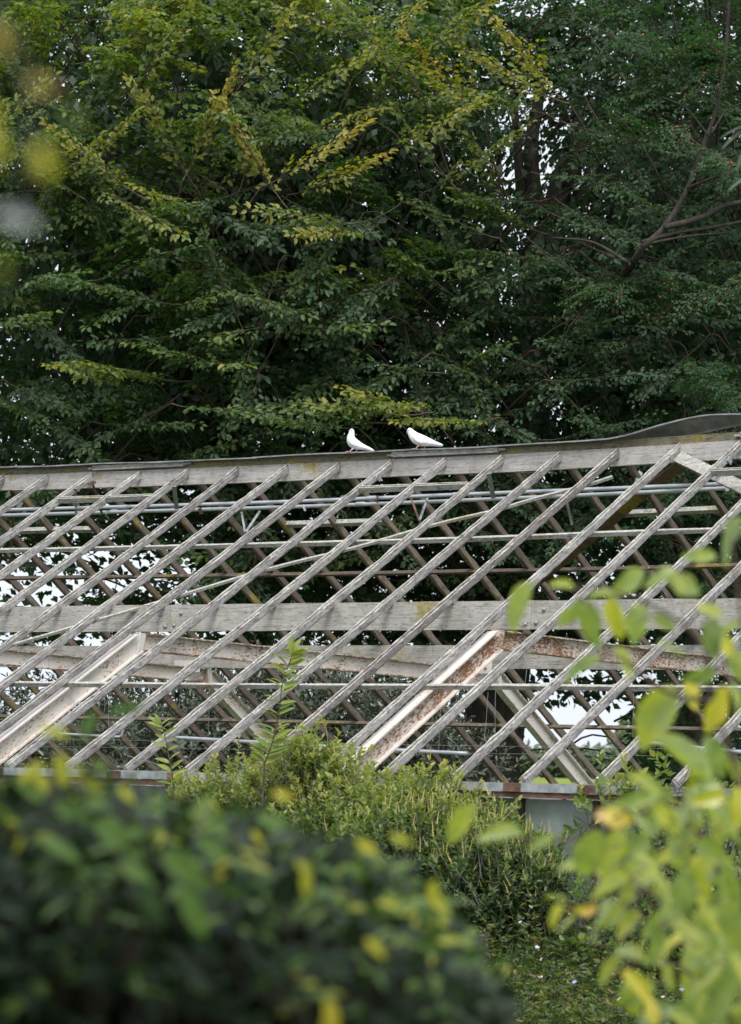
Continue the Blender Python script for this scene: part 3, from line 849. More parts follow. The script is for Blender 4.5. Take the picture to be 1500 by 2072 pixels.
def limb(mb, pts, r0, r1, n=14, sides=8):
    C_ = spline(pts, n); mb.tube(C_, np.linspace(r0, r1, n), sides); return C_

class Tree:
    def __init__(s, name, label, base, group=None, cat='tree'):
        s.e = empty(name, base); tag(s.e, label, cat, group)
        s.L = Leaves(); s.I = Leaves(); s.T = Twigs(); s.base = np.array(base, float)

def crown(tree, r, C, rad, nb, fronds, tint_fn, shell=(.55, 1.03), el=(-.25, .75), min_dot=-.2, trunk_axis=None, leaf_n=16, keep=None, blen=(1.6, 2.6), view=True):
    """boughs reaching from the trunk to the crown's surface, each carrying layered fronds"""
    made = 0; tries = 0
    while made < nb and tries < nb * 60:
        tries += 1
        d = norm(r.normal(0, 1, 3))
        if d @ -fw0 < min_dot: continue
        q = r.uniform(0, 1) ** .55; k = shell[0] + (shell[1] - shell[0]) * q
        E_ = C + (rt0 * (d @ rt0) * rad[0] + fw0 * (d @ fw0) * rad[1] + np.array([0, 0, 1]) * d[2] * rad[2]) * k
        if view:
            px, py, z = project(E_)
            if not (-220 < px < 1720 and -300 < py < 1750): continue
        else:
            px, py, z = project(E_)
        if keep is not None and not keep(px, py, z, r): continue
        made += 1
        h = d[2]; e_ = el[0] + (el[1] - el[0]) * (h * .5 + .5) + r.normal(0, .30)
        out = norm(rt0 * (d @ rt0) + fw0 * (d @ fw0) + 1e-4)
        yaw = r.normal(0, .45); out = np.array([out[0] * math.cos(yaw) - out[1] * math.sin(yaw), out[0] * math.sin(yaw) + out[1] * math.cos(yaw), 0])
        dir_ = norm(out * math.cos(e_) + np.array([0, 0, math.sin(e_)]))
        bl = r.uniform(*blen); start = E_ - dir_ * bl + np.array([0, 0, .12 * bl])
        ax = (trunk_axis if trunk_axis is not None else C).copy(); ax[2] = min(start[2] - .4, C[2] + rad[2] * .5)
        ax[:2] = ax[:2] * .5 + start[:2] * .5
        lead = start + norm(ax - start) * min(.9, np.linalg.norm(ax - start)) - np.array([0, 0, .1])
        path = spline([lead, start, start * .5 + E_ * .5 + np.array([0, 0, .06 * bl]), E_], 14)
        tree.T.path(path, .020, .005)
        tb, tjit = tint_fn(px, py, z, q, r)
        pit_b = r.uniform(-.65, .2); roll_b = r.normal(0, .3)
        for j in range(leaf_n):
            f = .30 + .70 * (j + r.uniform(0, 1)) / leaf_n
            c = start + (E_ - start) * f + np.array([0, 0, .06 * bl * math.sin(math.pi * f)])
            sd_ = 1 if j % 2 else -1
            a = r.uniform(.45, 1.15) * sd_ * (1.1 - f * .75)
            dd = np.array([dir_[0] * math.cos(a) - dir_[1] * math.sin(a), dir_[0] * math.sin(a) + dir_[1] * math.cos(a), dir_[2] + r.normal(-.04, .14)])
            dd = norm(dd * [1, 1, 0]) * math.cos(pit := pit_b + r.normal(0, .16) + .7 * max(0, dir_[2])) + np.array([0, 0, math.sin(pit)])
            place_frond(tree.L, tree.T, fronds[r.randint(len(fronds))], c + r.normal(0, .06, 3), basis(dd, roll_b + r.normal(0, .18)), r.uniform(.75, 1.2) * (1.05 - .3 * f), tb, tjit, r)

rA = np.random.RandomState(11)
fr_beech = [frond(rA, rA.uniform(.65, .95), .118, step=.10) for _ in range(12)]
fr_hero = [frond(rA, rA.uniform(.42, .6), .112, step=.075, side_len=.16, droop=.05) for _ in range(8)]
fr_dark = [frond(rA, rA.uniform(.55, .85), .098, step=.085, droop=.3) for _ in range(12)]
tplA = leaf_tpl(.60, .42, .2, .14)

def front_depth(C, rad, px, py):
    cx, cy, cz = project(C); mx, my = (px - cx) * cz / FPX / rad[0], (py - cy) * cz / FPX / rad[2]
    k = 1 - mx * mx - my * my
    return max(37.0, cz - rad[1] * math.sqrt(k)) if k > .02 else None
def hero(tree, r, fronds, px, py, d0, el_, n_, t_):
    """a leader with short leafy side shoots standing out of the crown's surface"""
    o = at(px, py, d0)
    out = norm(-fw0 * .55 + rt0 * r.choice([-1, 1]) * r.uniform(.4, 1.1)); dir_ = norm(out * math.cos(el_) + np.array([0, 0, math.sin(el_)]))
    st = o - dir_ * .9; tree.T.path(spline([st - dir_ * 1.2 - np.array([0, 0, .5]) + fw0 * 1.5, st - dir_ * .4, st, o], 8), .014, .004)
    for j in range(n_):
        f = j / max(1, n_ - 1); c = st + (o - st) * f; a = (1 if j % 2 else -1) * r.uniform(.4, .9) * (1 - f)
        dd = np.array([dir_[0] * math.cos(a) - dir_[1] * math.sin(a), dir_[0] * math.sin(a) + dir_[1] * math.cos(a), dir_[2]])
        place_frond(tree.L, tree.T, fronds[r.randint(len(fronds))], c, basis(dd, r.normal(0, .35), up=norm(np.array([0, 0, .8]) - fw0 * r.uniform(.2, .9))), r.uniform(.75, 1.1), t_ - .12 + .12 * f, .07, r)
def inner(tree, r, C, rad, n, size, tint, keep=None, q=(.25, .9)):  # fills the crown's interior; callers pass dark tints that stand for shade
    d = norm(r.normal(0, 1, (n * 3, 3))); d = d[(d @ -fw0) > -.35][:n]; m = len(d)
    P = C + ((d @ rt0)[:, None] * rt0 * rad[0] + (d @ fw0)[:, None] * fw0 * rad[1] + d[:, 2:3] * np.array([0, 0, rad[2]])) * r.uniform(q[0], q[1], m)[:, None]
    px, py, z = project(P); ok = (px > -250) & (px < 1750) & (py > -300) & (py < 1750)
    if keep is not None: ok &= np.array([keep(a, b, c, r) for a, b, c in zip(px, py, z)])
    P = P[ok]; d = d[ok]; m = len(P)
    tree.I.add(P, np.cross(d, r.normal(0, 1, (m, 3))) + np.array([0, 0, -.4]), d * .5 + np.array([0, 0, .6]) + r.normal(0, .5, (m, 3)), size * r.uniform(.7, 1.2, m), np.clip(tint + r.normal(0, .08, m), 0, 1))

# --- the big hornbeam behind the left half
A_C = at(400, 560, 45.6)
A_base = at(640, 1600, 44.0); A_base[2] = float(terrain_z(44.0)) - .05
tA = Tree('hornbeam_tree', 'huge leafy hornbeam with yellowing branch tips, behind left half of greenhouse', A_base)
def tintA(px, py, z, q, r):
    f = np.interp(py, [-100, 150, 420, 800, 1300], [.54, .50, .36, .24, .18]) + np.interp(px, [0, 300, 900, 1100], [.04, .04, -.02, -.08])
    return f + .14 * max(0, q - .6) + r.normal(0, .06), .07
def keepA(px, py, z, r):
    if py > 1110 and px < 400 and r.uniform() < .7: return False      # open sky under the skirt of the crown
    if py > 1330: return False
    if px > 1010 and r.uniform() < .88: return False
    if px > 960 and py < 420 and r.uniform() < .3: return False
    return True
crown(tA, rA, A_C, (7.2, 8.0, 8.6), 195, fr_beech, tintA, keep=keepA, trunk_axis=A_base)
# ascending yellow-green leaders with yellowing leaves
for px, py, el_, n_, t_ in ((450, 190, 1.1, 9, .80), (480, 260, .9, 8, .78), (300, 220, .9, 8, .70), (230, 270, .6, 7, .68), (150, 290, .5, 6, .66), (690, 280, .5, 6, .82), (740, 330, .3, 5, .74),
                            (860, 110, .5, 7, .80), (920, 230, .4, 6, .66), (1040, 80, .5, 7, .74), (1000, 130, .3, 6, .70), (830, 30, .6, 6, .68), (560, 60, .8, 6, .62), (350, 60, .8, 6, .58),
                            (330, 400, .2, 6, .62), (310, 440, -.5, 4, .58), (640, 470, -.2, 5, .70), (570, 430, 0, 4, .60), (150, 745, .0, 6, .62), (230, 745, .05, 6, .56), (340, 710, .1, 5, .48), (740, 800, .1, 7, .66),
                            (690, 825, .0, 6, .60), (870, 850, -.1, 7, .60), (800, 820, .0, 5, .60), (1010, 290, .5, 5, .62), (50, 200, .6, 6, .56), (30, 290, .5, 6, .58), (700, 20, .6, 6, .58), (960, 20, .5, 6, .64),
                            (580, 850, .0, 6, .40), (650, 840, .0, 5, .38), (400, 610, .1, 5, .44), (520, 830, -.05, 5, .40), (120, 560, .1, 6, .40), (60, 640, .1, 6, .44), (200, 580, .1, 6, .36), (700, 660, .05, 5, .44)):
    hero(tA, rA, fr_hero, px, py, 37.2 + rA.uniform(-.3, .4), el_, n_ + 3, t_ + .10)
for k in range(170):
    px, py = rA.uniform(-60, 1060), rA.uniform(-40, 1180)
    d_ = front_depth(A_C, (7.2, 8.0, 8.6), px, py)
    if d_ is None or not keepA(px, py, d_, rA): continue
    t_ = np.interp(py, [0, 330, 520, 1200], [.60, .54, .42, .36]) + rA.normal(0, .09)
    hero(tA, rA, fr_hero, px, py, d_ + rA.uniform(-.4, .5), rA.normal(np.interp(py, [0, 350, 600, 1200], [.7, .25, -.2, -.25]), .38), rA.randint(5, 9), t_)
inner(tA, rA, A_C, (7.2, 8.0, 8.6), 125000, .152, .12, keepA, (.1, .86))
mb = MB()
limb(mb, [A_base, A_base + [0, .1, 2], A_base * .6 + A_C * .4 + [0, 0, -1], A_C + [0, 0, 1], A_C + [.3, .2, 6]], .48, .12, 18, 10)
for px, py, d_ in ((200, 300, 42), (700, 250, 42), (450, 100, 44), (900, 420, 43), (60, 600, 42), (650, 700, 41)):
    e_ = at(px, py, d_); b_ = A_base * .5 + A_C * .5 + [0, 0, -1.2]
    limb(mb, [b_, b_ * .6 + e_ * .4 + [0, 0, .4], e_], .17, .03, 12, 7)
mb.build('trunk', MAT['bark_dark'], tA.e, smooth=True)
tA.T.build('twigs', MAT['twig'], tA.e)
tA.L.build('crown', MAT['leaf_beech'], tA.e, tplA, 300)
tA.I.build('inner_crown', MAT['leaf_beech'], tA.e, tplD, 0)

# --- dark multi-stemmed tree behind the right half
rB = np.random.RandomState(23)
fr_hero_b = [frond(rB, rB.uniform(.42, .6), .092, step=.065, side_len=.16, droop=.12) for _ in range(8)]
B_C = at(1420, 700, 46.0)
B_base = at(960, 1600, 43.0); B_base[2] = float(terrain_z(43.0)) - .05
tB = Tree('dark_multistem_tree', 'dark green tree with several bare stems, behind right half of greenhouse', B_base)
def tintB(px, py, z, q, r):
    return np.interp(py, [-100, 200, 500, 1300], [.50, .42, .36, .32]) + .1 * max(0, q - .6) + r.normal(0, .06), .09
def keepB(px, py, z, r):
    if 1040 < px < 1230 and 170 < py < 450 and z < 42.6 and r.uniform() < .6: return False          # the hollow where the stems show
    if 980 < px < 1110 and py < 420 and r.uniform() < .45: return False
    if 960 < px < 1270 and py > 1425: return False
    if py > 1300 and r.uniform() < .3: return False
    return True
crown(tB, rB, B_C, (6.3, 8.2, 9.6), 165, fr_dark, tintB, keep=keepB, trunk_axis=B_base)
for k in range(150):
    px, py = rB.uniform(960, 1560), rB.uniform(-40, 1200)
    d_ = front_depth(B_C, (6.3, 8.2, 9.6), px, py)
    if d_ is None or not keepB(px, py, d_, rB) or (1040 < px < 1240 and 170 < py < 450): continue
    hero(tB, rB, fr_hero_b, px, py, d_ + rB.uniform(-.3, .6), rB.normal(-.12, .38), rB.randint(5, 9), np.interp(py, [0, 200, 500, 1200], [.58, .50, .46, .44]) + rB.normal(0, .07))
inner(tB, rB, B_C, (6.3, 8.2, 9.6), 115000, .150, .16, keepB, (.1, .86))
mb = MB()
fork = at(1100, 470, 43.4)
limb(mb, [B_base, B_base * .66 + fork * .34 + [.1, 0, 0], B_base * .3 + fork * .7, fork], .50, .24, 16, 10)
for pts, r0, r1 in (([(1085, 440), (1075, 300), (1090, 200), (1100, 40)], .13, .05), ([(1105, 440), (1140, 330), (1170, 220), (1160, 60)], .11, .04), ([(1110, 440), (1170, 320), (1220, 220), (1270, 80)], .15, .05),
                    ([(1120, 440), (1170, 400), (1225, 355), (1330, 300)], .11, .04), ([(1060, 460), (1050, 330), (1040, 200), (1020, 60)], .09, .03), ([(1150, 380), (1200, 250), (1330, 120), (1480, -40)], .09, .03)):
    limb(mb, [at(px, py, 43.2 + .3 * k) for k, (px, py) in enumerate(pts)], r0, r1, 14, 8)
mb.build('trunk', MAT['bark_dark'], tB.e, smooth=True)
tB.T.build('twigs', MAT['twig'], tB.e)
tB.L.build('crown', MAT['leaf_dark'], tB.e, tplA, 300)
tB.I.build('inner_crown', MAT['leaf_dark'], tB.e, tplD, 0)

# --- hawthorn at the right edge: grey limbs, red berries
rC = np.random.RandomState(31)
C_base = at(1420, 1600, 41.0); C_base[2] = .78
tC = Tree('hawthorn_tree', 'hawthorn with grey limbs and small red berries at right edge', C_base)
C_C = at(1560, 500, 39.5)
fr_haw = [frond(rC, rC.uniform(.4, .65), .068, step=.065, droop=.2, dens=1.25) for _ in range(8)]
def keepC(px, py, z, r): return px > 1180 and not (1230 < px < 1480 and 380 < py < 560 and z < 39)
crown(tC, rC, C_C, (2.9, 3.0, 5.6), 80, fr_haw, lambda px, py, z, q, r: (.36 + .1 * q + r.normal(0, .06), .1), keep=keepC, trunk_axis=C_base, leaf_n=12, blen=(.9, 1.6))
mb = MB()
limb(mb, [C_base, at(1390, 1200, 41.2), at(1310, 850, 41.0), at(1235, 640, 39.6), at(1300, 500, 37.4)], .11, .042, 20, 8)
for pts, r0, r1 in (([(1300, 500), (1345, 460), (1390, 385), (1425, 290), (1450, 220), (1470, 100), (1478, -60)], .075, .03), ([(1345, 460), (1420, 440), (1470, 415), (1560, 400)], .07, .05), ([(1300, 490), (1370, 470), (1440, 460), (1540, 440)], .05, .03),
                    ([(1435, 275), (1390, 220), (1340, 195)], .028, .01), ([(1440, 270), (1470, 225), (1520, 200)], .03, .015), ([(1390, 380), (1470, 350), (1550, 330)], .035, .02), ([(1270, 530), (1200, 490), (1120, 480)], .04, .012), ([(1460, 150), (1500, 110), (1540, 90)], .02, .01),
                    ([(1300, 495), (1390, 478), (1480, 470)], .03, .018), ([(1330, 430), (1290, 415), (1260, 470)], .015, .006)):
    limb(mb, [at(px, py, 37.4 + .06 * k) for k, (px, py) in enumerate(pts)], r0 * .55, r1 * .55, 14, 8)
mb.build('trunk', MAT['bark_limb'], tC.e, smooth=True)
tC.T.build('twigs', MAT['twig'], tC.e)
tC.L.build('crown', MAT['leaf_dark'], tC.e, tplA, 300)
mb = MB()
rings = [[(r_ * math.cos(a), r_ * math.sin(a), z_) for a in np.linspace(0, 6.283, 6, endpoint=False)] for r_, z_ in ((.002, -.008), (.007, -.004), (.0078, .002), (.003, .0075))]
mb.loft(rings); berry_me = mb.mesh('berry', True); berry_me.materials.append(MAT['berry'])
pC, _, _, lC, _ = tC.L.pack(); qx, qy, qz = project(pC)
cand = np.where((qx > 1240) & (qx < 1500) & (qy > 60) & (qy < 700) & (qz < 38.6))[0]
for i in rC.choice(cand, min(110, len(cand)), replace=False):
    put('berry', berry_me, None, tC.e, Matrix.Translation(pC[i] + rC.normal(0, .02, 3) - FW * .03) @ Matrix.Scale(rC.uniform(1.0, 1.7), 4))

# --- evergreen bush seen through the frame, left and middle
rE = np.random.RandomState(41)
def bush(name, label, blobs, n, tpl, leaf, mat, r, tint, up=.6, stems=None, single=300, spikes=0, base=None, group=None, twigmat='twig', shoot=True, cat='bush'):
    """blobs: world ellipsoids (centre, radii in right / forward / up). Leafy shoots spread through their outer shells"""
    e = empty(name, base); tag(e, label, cat, group)
    L_ = Leaves(); T_ = Twigs(); vol = np.array([b[1][0] * b[1][2] for b in blobs]); vol = vol / vol.sum()
    base = np.array(base, float); heads = []
    for k in range(n):
        c, rad = blobs[r.choice(len(blobs), p=vol)]
        d = norm(r.normal(0, 1, 3))
        if d @ -fw0 < -.45: d = d - 2 * fw0 * (d @ fw0)
        q = r.uniform(0, 1) ** .4 * (1.0 if r.uniform() > .16 else r.uniform(1.0, 1.28))
        p = c + (rt0 * (d @ rt0) * rad[0] + fw0 * (d @ fw0) * rad[1] + np.array([0, 0, 1]) * d[2] * rad[2]) * q
        ax = norm(d * (1 - up) + np.array([0, 0, up]) + r.normal(0, .25, 3))
        sl = leaf * r.uniform(1.6, 3.2); m = r.randint(7, 12)
        B = basis(ax, r.uniform(0, 6.28), up=(.3, .5, .1))
        f = (np.arange(m) + .5) / m; ang = np.arange(m) * 2.4 + r.uniform(0, 6)
        P = p + np.outer(f * sl, B[0]); rad_ = np.cos(ang)[:, None] * B[1] + np.sin(ang)[:, None] * B[2]
        X = rad_ * np.interp(f, [0, 1], [1.0, .55])[:, None] + B[0] * np.interp(f, [0, 1], [.35, .95])[:, None] + r.normal(0, .15, (m, 3))
        N = B[0][None] * 1.0 - rad_ * .35 + r.normal(0, .25, (m, 3)) + np.array([0, 0, .35])
        t0 = tint(p, q, r)
        L_.add(P, X, N, leaf * r.uniform(.65, 1.15, m), np.clip(t0 + r.normal(0, .08, m) + .10 * (f - .5), 0, 1))
        T_.path([p - B[0] * sl * 1.2 + (c - p) * .15, p, p + B[0] * sl], .0035, .0015)
        if q > .62: heads.append((p + B[0] * sl, norm(B[0] + np.array([0, 0, .5]))))
    for s_ in (stems or []): T_.path(spline(s_[0], 12), s_[1], s_[2])
    T_.build('twigs', MAT[twigmat], e)
    L_.build('foliage', mat, e, tpl, single)
    return e, heads, L_
tplE = leaf_tpl(.42, .42, .12, .1)
def blob(px, py, d, rx, ry, rz): return (at(px, py, d), (rx, ry, rz))
eb = at(480, 1600, 37.0); eb[2] = .8
bush('evergreen_bush', 'dense grey green evergreen bush seen through bars at left of frame',
     [blob(330, 1470, 38.2, 1.2, 1.0, .75), blob(560, 1470, 37.8, 1.3, 1.0, .85), blob(120, 1500, 39.5, 1.2, 1.0, .75), blob(770, 1500, 37.4, 1.0, .9, .85), blob(450, 1560, 37.5, 2.4, 1.2, .7), blob(-150, 1530, 40.5, 1.3, 1., .8), blob(620, 1420, 38.6, .8, .8, .5)],
     2900, tplE, .108, MAT['leaf_evergreen'], rE, lambda p, q, r: .42 + .25 * (q - .5) + r.normal(0, .1), .45, base=eb, single=250)
eb = at(880, 1600, 36.0); eb[2] = .8
bush('evergreen_bush', 'smaller grey green evergreen bush beside the dark trunk at middle of frame',
     [blob(840, 1480, 36.2, .55, .6, .7), blob(900, 1560, 36.0, .7, .6, .5)], 420, tplE, .085, MAT['leaf_evergreen'], rE, lambda p, q, r: .38 + .25 * (q - .5) + r.normal(0, .1), .45, base=eb, single=80)

def wall_d(px): return 23.31 - (px - 376) / 1491 * 3.63
def gz(P):
    P = np.array(P, float); P[2] = float(terrain_z((P - CAM) @ fw0)) - .02; return P
# --- flowering shrub against the greenhouse wall
rF = np.random.RandomState(53)
sb = gz(at(760, 2060, 21.7))
tplS = leaf_tpl(.52, .42, .18, .12)
shr_blobs = [blob(px, py, wall_d(px) - off, rx, ry, rz) for px, py, off, rx, ry, rz in ((620, 1612, .45, .48, .35, .40), (470, 1650, .45, .42, .35, .32), (760, 1690, .5, .45, .4, .40), (860, 1665, .5, .40, .35, .32), (980, 1695, .45, .24, .3, .22),
             (640, 1760, .8, .6, .4, .45), (830, 1770, .9, .6, .4, .5), (990, 1790, .8, .46, .4, .40), (1075, 1825, .7, .28, .35, .32), (390, 1680, .45, .3, .3, .32), (930, 1890, .9, .55, .4, .36), (640, 1565, .5, .20, .2, .18), (1030, 1900, .8, .35, .3, .3))]
stems = []
for k in range(34):
    c, rad = shr_blobs[rF.randint(len(shr_blobs))]
    b_ = sb + rt0 * rF.normal(0, .45) + fw0 * rF.normal(0, .15); e_ = c + rt0 * rF.normal(0, rad[0] * .6) - fw0 * rF.uniform(0, rad[1] * .9) + np.array([0, 0, rad[2] * rF.uniform(-.2, .9)])
    stems.append(([b_, b_ * .55 + e_ * .45 + rt0 * rF.normal(0, .08), e_], .011, .003))
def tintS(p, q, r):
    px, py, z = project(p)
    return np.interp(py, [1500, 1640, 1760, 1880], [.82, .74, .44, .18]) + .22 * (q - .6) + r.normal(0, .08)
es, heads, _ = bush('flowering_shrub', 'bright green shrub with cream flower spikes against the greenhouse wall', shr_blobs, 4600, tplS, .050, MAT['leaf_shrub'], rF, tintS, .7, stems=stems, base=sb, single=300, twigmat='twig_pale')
sp_me = []
for k in range(4):
    mb = MB(); r = np.random.RandomState(60 + k); rings = []
    for q in range(13):
        f = q / 12; rr = .0062 * (1 - f * .75) * (1.25 if q % 2 else .8)
        rings.append([(f * .11, rr * math.cos(a + q) + .012 * f * f * math.cos(k), rr * math.sin(a + q) + .012 * f * f * math.sin(k)) for a in np.linspace(0, 6.283, 5, endpoint=False)])
    mb.loft(rings); m_ = mb.mesh('flower_spike'); m_.materials.append(MAT['spike']); sp_me.append(m_)
hp = np.array([h[0] for h in heads]); hx, hy, hz = project(hp)
front = [i for i in np.argsort(hz + rF.normal(0, .15, len(hz)) + np.maximum(0, hy - 1640) * .004) if 300 < hx[i] < 1200 and hy[i] < 1900]
for i in front[:260]:
    d = norm(heads[i][1] + rF.normal(0, .15, 3)); B = basis(d, rF.uniform(0, 6), up=(.3, .5, .1)); s_ = rF.uniform(.5, .95); m = Matrix.Identity(4)
    for r in range(3): m[r][0], m[r][1], m[r][2], m[r][3] = B[0][r] * s_, B[1][r] * s_, B[2][r] * s_, heads[i][0][r]
    put('flower_spike', sp_me[i % 4], None, es, m)

# --- two tall leafy shoots rising in front of the bars
tplO = leaf_tpl_fine(.50, .25, .22)
def shoot(label, pts, d, n, leaf, seed, tint):
    r = np.random.RandomState(seed); C_ = spline([at(px, py, d) for px, py in pts], 30)
    b_ = C_[0].copy(); ground = gz(b_)
    e = empty('leafy_shoot', ground); tag(e, label, 'shoot')
    mb = MB(); mb.tube(np.vstack([ground, ground * .4 + b_ * .6, C_]), np.concatenate([[.009, .008], np.linspace(.006, .002, 30)]), 6); mb.build('stem', MAT['twig'], e, smooth=True)
    L_ = Leaves(); T = norm(np.gradient(C_, axis=0))
    for k in range(n):
        f = (k + .3) / n; i = min(29, int(f * 29)); sd_ = 1 if k % 2 else -1
        x = RT * sd_ * r.uniform(.55, 1.0) + T[i] * r.uniform(.35, .8) - FW * r.uniform(-.3, .6)
        if k >= n - 2: x = T[i] + RT * sd_ * .3
        L_.add(C_[i], x, np.array([0, 0, .8]) - FW * r.uniform(.1, .8) + r.normal(0, .2, 3), leaf * r.uniform(.75, 1.1) * (1 - .25 * f), tint + r.normal(0, .06))
    L_.build('leaf_mass', MAT['leaf_shrub'], e, tplO, 300)
shoot('tall leafy shoot with paired pointed leaves rising above flowering shrub', [(535, 1545), (552, 1500), (565, 1440), (572, 1380), (588, 1335), (592, 1318)], 21.7, 40, .165, 3, .80)
shoot('slender leafy shoot with folded leaves above the rusty gutter', [(352, 1590), (346, 1555), (338, 1510), (330, 1475), (322, 1462)], 22.1, 20, .13, 4, .80)

# --- climbing rose on the wall post, loose bush at right, ground weeds
rG = np.random.RandomState(67)
rb = gz(at(1235, 2060, 20.9))
tplR = leaf_tpl(.58, .42, .12, .1)
bush('climbing_rose', 'yellow green climbing rose on the gutter and wall post', [blob(1215, 1612, 20.95, .12, .1, .08), blob(1265, 1605, 20.9, .11, .1, .09), blob(1195, 1665, 21, .07, .08, .06), blob(1305, 1620, 20.8, .12, .1, .11), blob(1390, 1600, 20.6, .15, .1, .12), blob(1260, 1650, 20.9, .2, .1, .06)], 44, tplR, .075, MAT['leaf_shrub'], rG,
     lambda p, q, r: .78 + r.normal(0, .1), .3, base=rb, single=300, stems=[([rb, at(1200, 1800, 20.9), at(1195, 1680, 20.9), at(1215, 1600, 20.9)], .009, .003), ([rb, at(1300, 1800, 20.9), at(1290, 1650, 20.9), at(1330, 1570, 20.9)], .008, .003)])
qb = gz(at(1400, 2060, 19.6))
loose = [blob(1330, 1800, 20.1, .36, .3, .34), blob(1230, 1860, 20.0, .22, .25, .25), blob(1420, 1850, 19.6, .4, .3, .4), blob(1300, 1920, 19.6, .38, .3, .24), blob(1460, 1720, 19.9, .3, .3, .3), blob(1350, 1710, 20.3, .3, .25, .16), blob(1540, 1900, 19.3, .4, .3, .5)]
st2 = []
for k in range(26):
    c, rad = loose[rG.randint(len(loose))]; e_ = c + rt0 * rG.normal(0, rad[0] * .8) + np.array([0, 0, rad[2] * rG.uniform(0, 1.1)]) - fw0 * rG.uniform(0, .25)
    b_ = qb + rt0 * rG.normal(0, .3); st2.append(([b_, b_ * .5 + e_ * .5 + rt0 * rG.normal(0, .1), e_], .008, .0025))
bush('rose_bush', 'loose thorny bush with small yellow green leaves behind blurred leaves at right', loose, 900, tplR, .050, MAT['leaf_shrub'], rG, lambda p, q, r: .50 + .2 * (q - .5) + r.normal(0, .14), .35, stems=st2, base=qb, single=250)

def weeds():
    L_ = Leaves(); T_ = Twigs(); fl = []
    for k in range(3800):
        px = rG.uniform(820, 1620); d = rG.uniform(16.6, wall_d(px) - .2); p = gz(at(px, 2000, d))
        cl = .5 + .5 * math.sin(p[0] * 3.1 + 1.3 * math.sin(p[1] * 2.3)) * math.sin(p[1] * 3.7 + 1.1 * math.sin(p[0] * 1.9))
        if cl < .3 and rG.uniform() < .6: continue
        h = rG.uniform(.06, .26) * (.55 + 1.0 * cl) * (1.0 if rG.uniform() > .12 else 1.7); lean = rG.normal(0, .22, 2); top_ = p + np.array([lean[0] * h, lean[1] * h, h])
        T_.path([p, p * .5 + top_ * .5 + np.array([0, 0, .01]), top_], .0018, .0009)
        m = rG.randint(5, 10); f = rG.uniform(.1, 1.0, m); a = rG.uniform(0, 6.28, m)
        P = p + (top_ - p) * f[:, None]; X = np.stack([np.cos(a), np.sin(a), rG.uniform(-.2, .8, m)], 1)
        L_.add(P, X, np.array([0, 0, 1]) + rG.normal(0, .35, (m, 3)), rG.uniform(.03, .065, m), np.clip(.38 + .28 * cl + rG.normal(0, .22) + rG.normal(0, .08, m), 0, 1))
        if rG.uniform() < .05: fl.append(top_)
    return L_, T_, fl
L_, T_, fl = weeds()
wb = gz(at(1200, 2060, 19.0))
we = empty('ground_weeds', wb); tag(we, 'low tangled weeds covering the ground at bottom right', 'weeds', kind='stuff')
T_.build('stems', MAT['leaf_weed'], we); L_.build('weed_leaves', MAT['leaf_weed'], we, leaf_tpl(.38, .42, .15, .15), 0)
mb = MB(); 
for a in np.linspace(0, 6.283, 5, endpoint=False):
    c, s_ = math.cos(a), math.sin(a); mb.poly([(0, 0, 0), (.010 * c - .006 * s_, .010 * s_ + .006 * c, .003), (.018 * c, .018 * s_, .001), (.010 * c + .006 * s_, .010 * s_ - .006 * c, .003)], [(0, 1, 2, 3)])
pet = {}
for nm in ('petal_blue', 'petal_white'):
    m_ = mb.mesh('flower'); m_.materials.append(MAT[nm]); pet[nm] = m_
for k, p in enumerate(fl[:120]):
    put('flower', pet['petal_blue' if k % 3 == 0 else 'petal_white'], None, we, Matrix.Translation(p + np.array([0, 0, .004])) @ Matrix.Rotation(rG.uniform(.2, 1.0), 4, Vector((rG.normal(), rG.normal(), 0))) @ Matrix.Scale(rG.uniform(.6, 1.1), 4))
# grass blades between them
n = 14000; px = rG.uniform(780, 1650, n); d = 16.4 + rG.uniform(0, 1, n) * (wall_d(px) - 16.6); P = np.array([gz(at(a, 2000, b)) for a, b in zip(px, d)])
Lg = Leaves(); Lg.add(P, np.stack([rG.normal(0, .35, n), rG.normal(0, .35, n), np.ones(n)], 1), rG.normal(0, 1, (n, 3)), rG.uniform(.06, .17, n), np.clip(rG.normal(.45, .2, n), 0, 1))
ge = Lg.build('grass', MAT['leaf_weed'], None, leaf_tpl(.07, .4, .1, .25), 0); tag(ge, 'short grass between the weeds at bottom right', 'grass', kind='stuff')

# ------------------------------------------------------------------ far background
rH = np.random.RandomState(71)
def far_mass(name, label, pts, cat, n, leaf, tint, mat):
    e = empty(name, pts[0][0] * [1, 1, 0] + np.array([0, 0, pts[0][0][2] - pts[0][1][2]])); tag(e, label, cat)
    L_ = Leaves()
    for c, rad, m in pts:
        k = int(m); d = norm(rH.normal(0, 1, (k, 3))); q = rH.uniform(0, 1, k) ** .35
        bump = 1 + .12 * np.sin(d[:, 0] * 7 + c[0]) * np.sin(d[:, 2] * 9 + c[1])
        P = c + ((d @ rt0)[:, None] * rt0 * rad[0] + (d @ fw0)[:, None] * fw0 * rad[1] + d[:, 2:3] * np.array([0, 0, rad[2]])) * (q * bump)[:, None]
        L_.add(P, rH.normal(0, 1, (k, 3)), d + np.array([0, 0, .6]) + rH.normal(0, .4, (k, 3)), leaf * rH.uniform(.6, 1.2, k), np.clip(tint + rH.normal(0, .12, k) + .2 * d[:, 2], 0, 1))
    mb = MB()
    for c, rad, m in pts: mb.tube([(c[0], c[1], c[2] - rad[2]), (c[0], c[1], c[2])], [.12, .06], 6)
    mb.build('trunk', MAT['bark_dark'], e)
    o = L_.build('crown', mat, e, tplD, 0)
    return e
s0 = FIELD_S + 6
pts = []
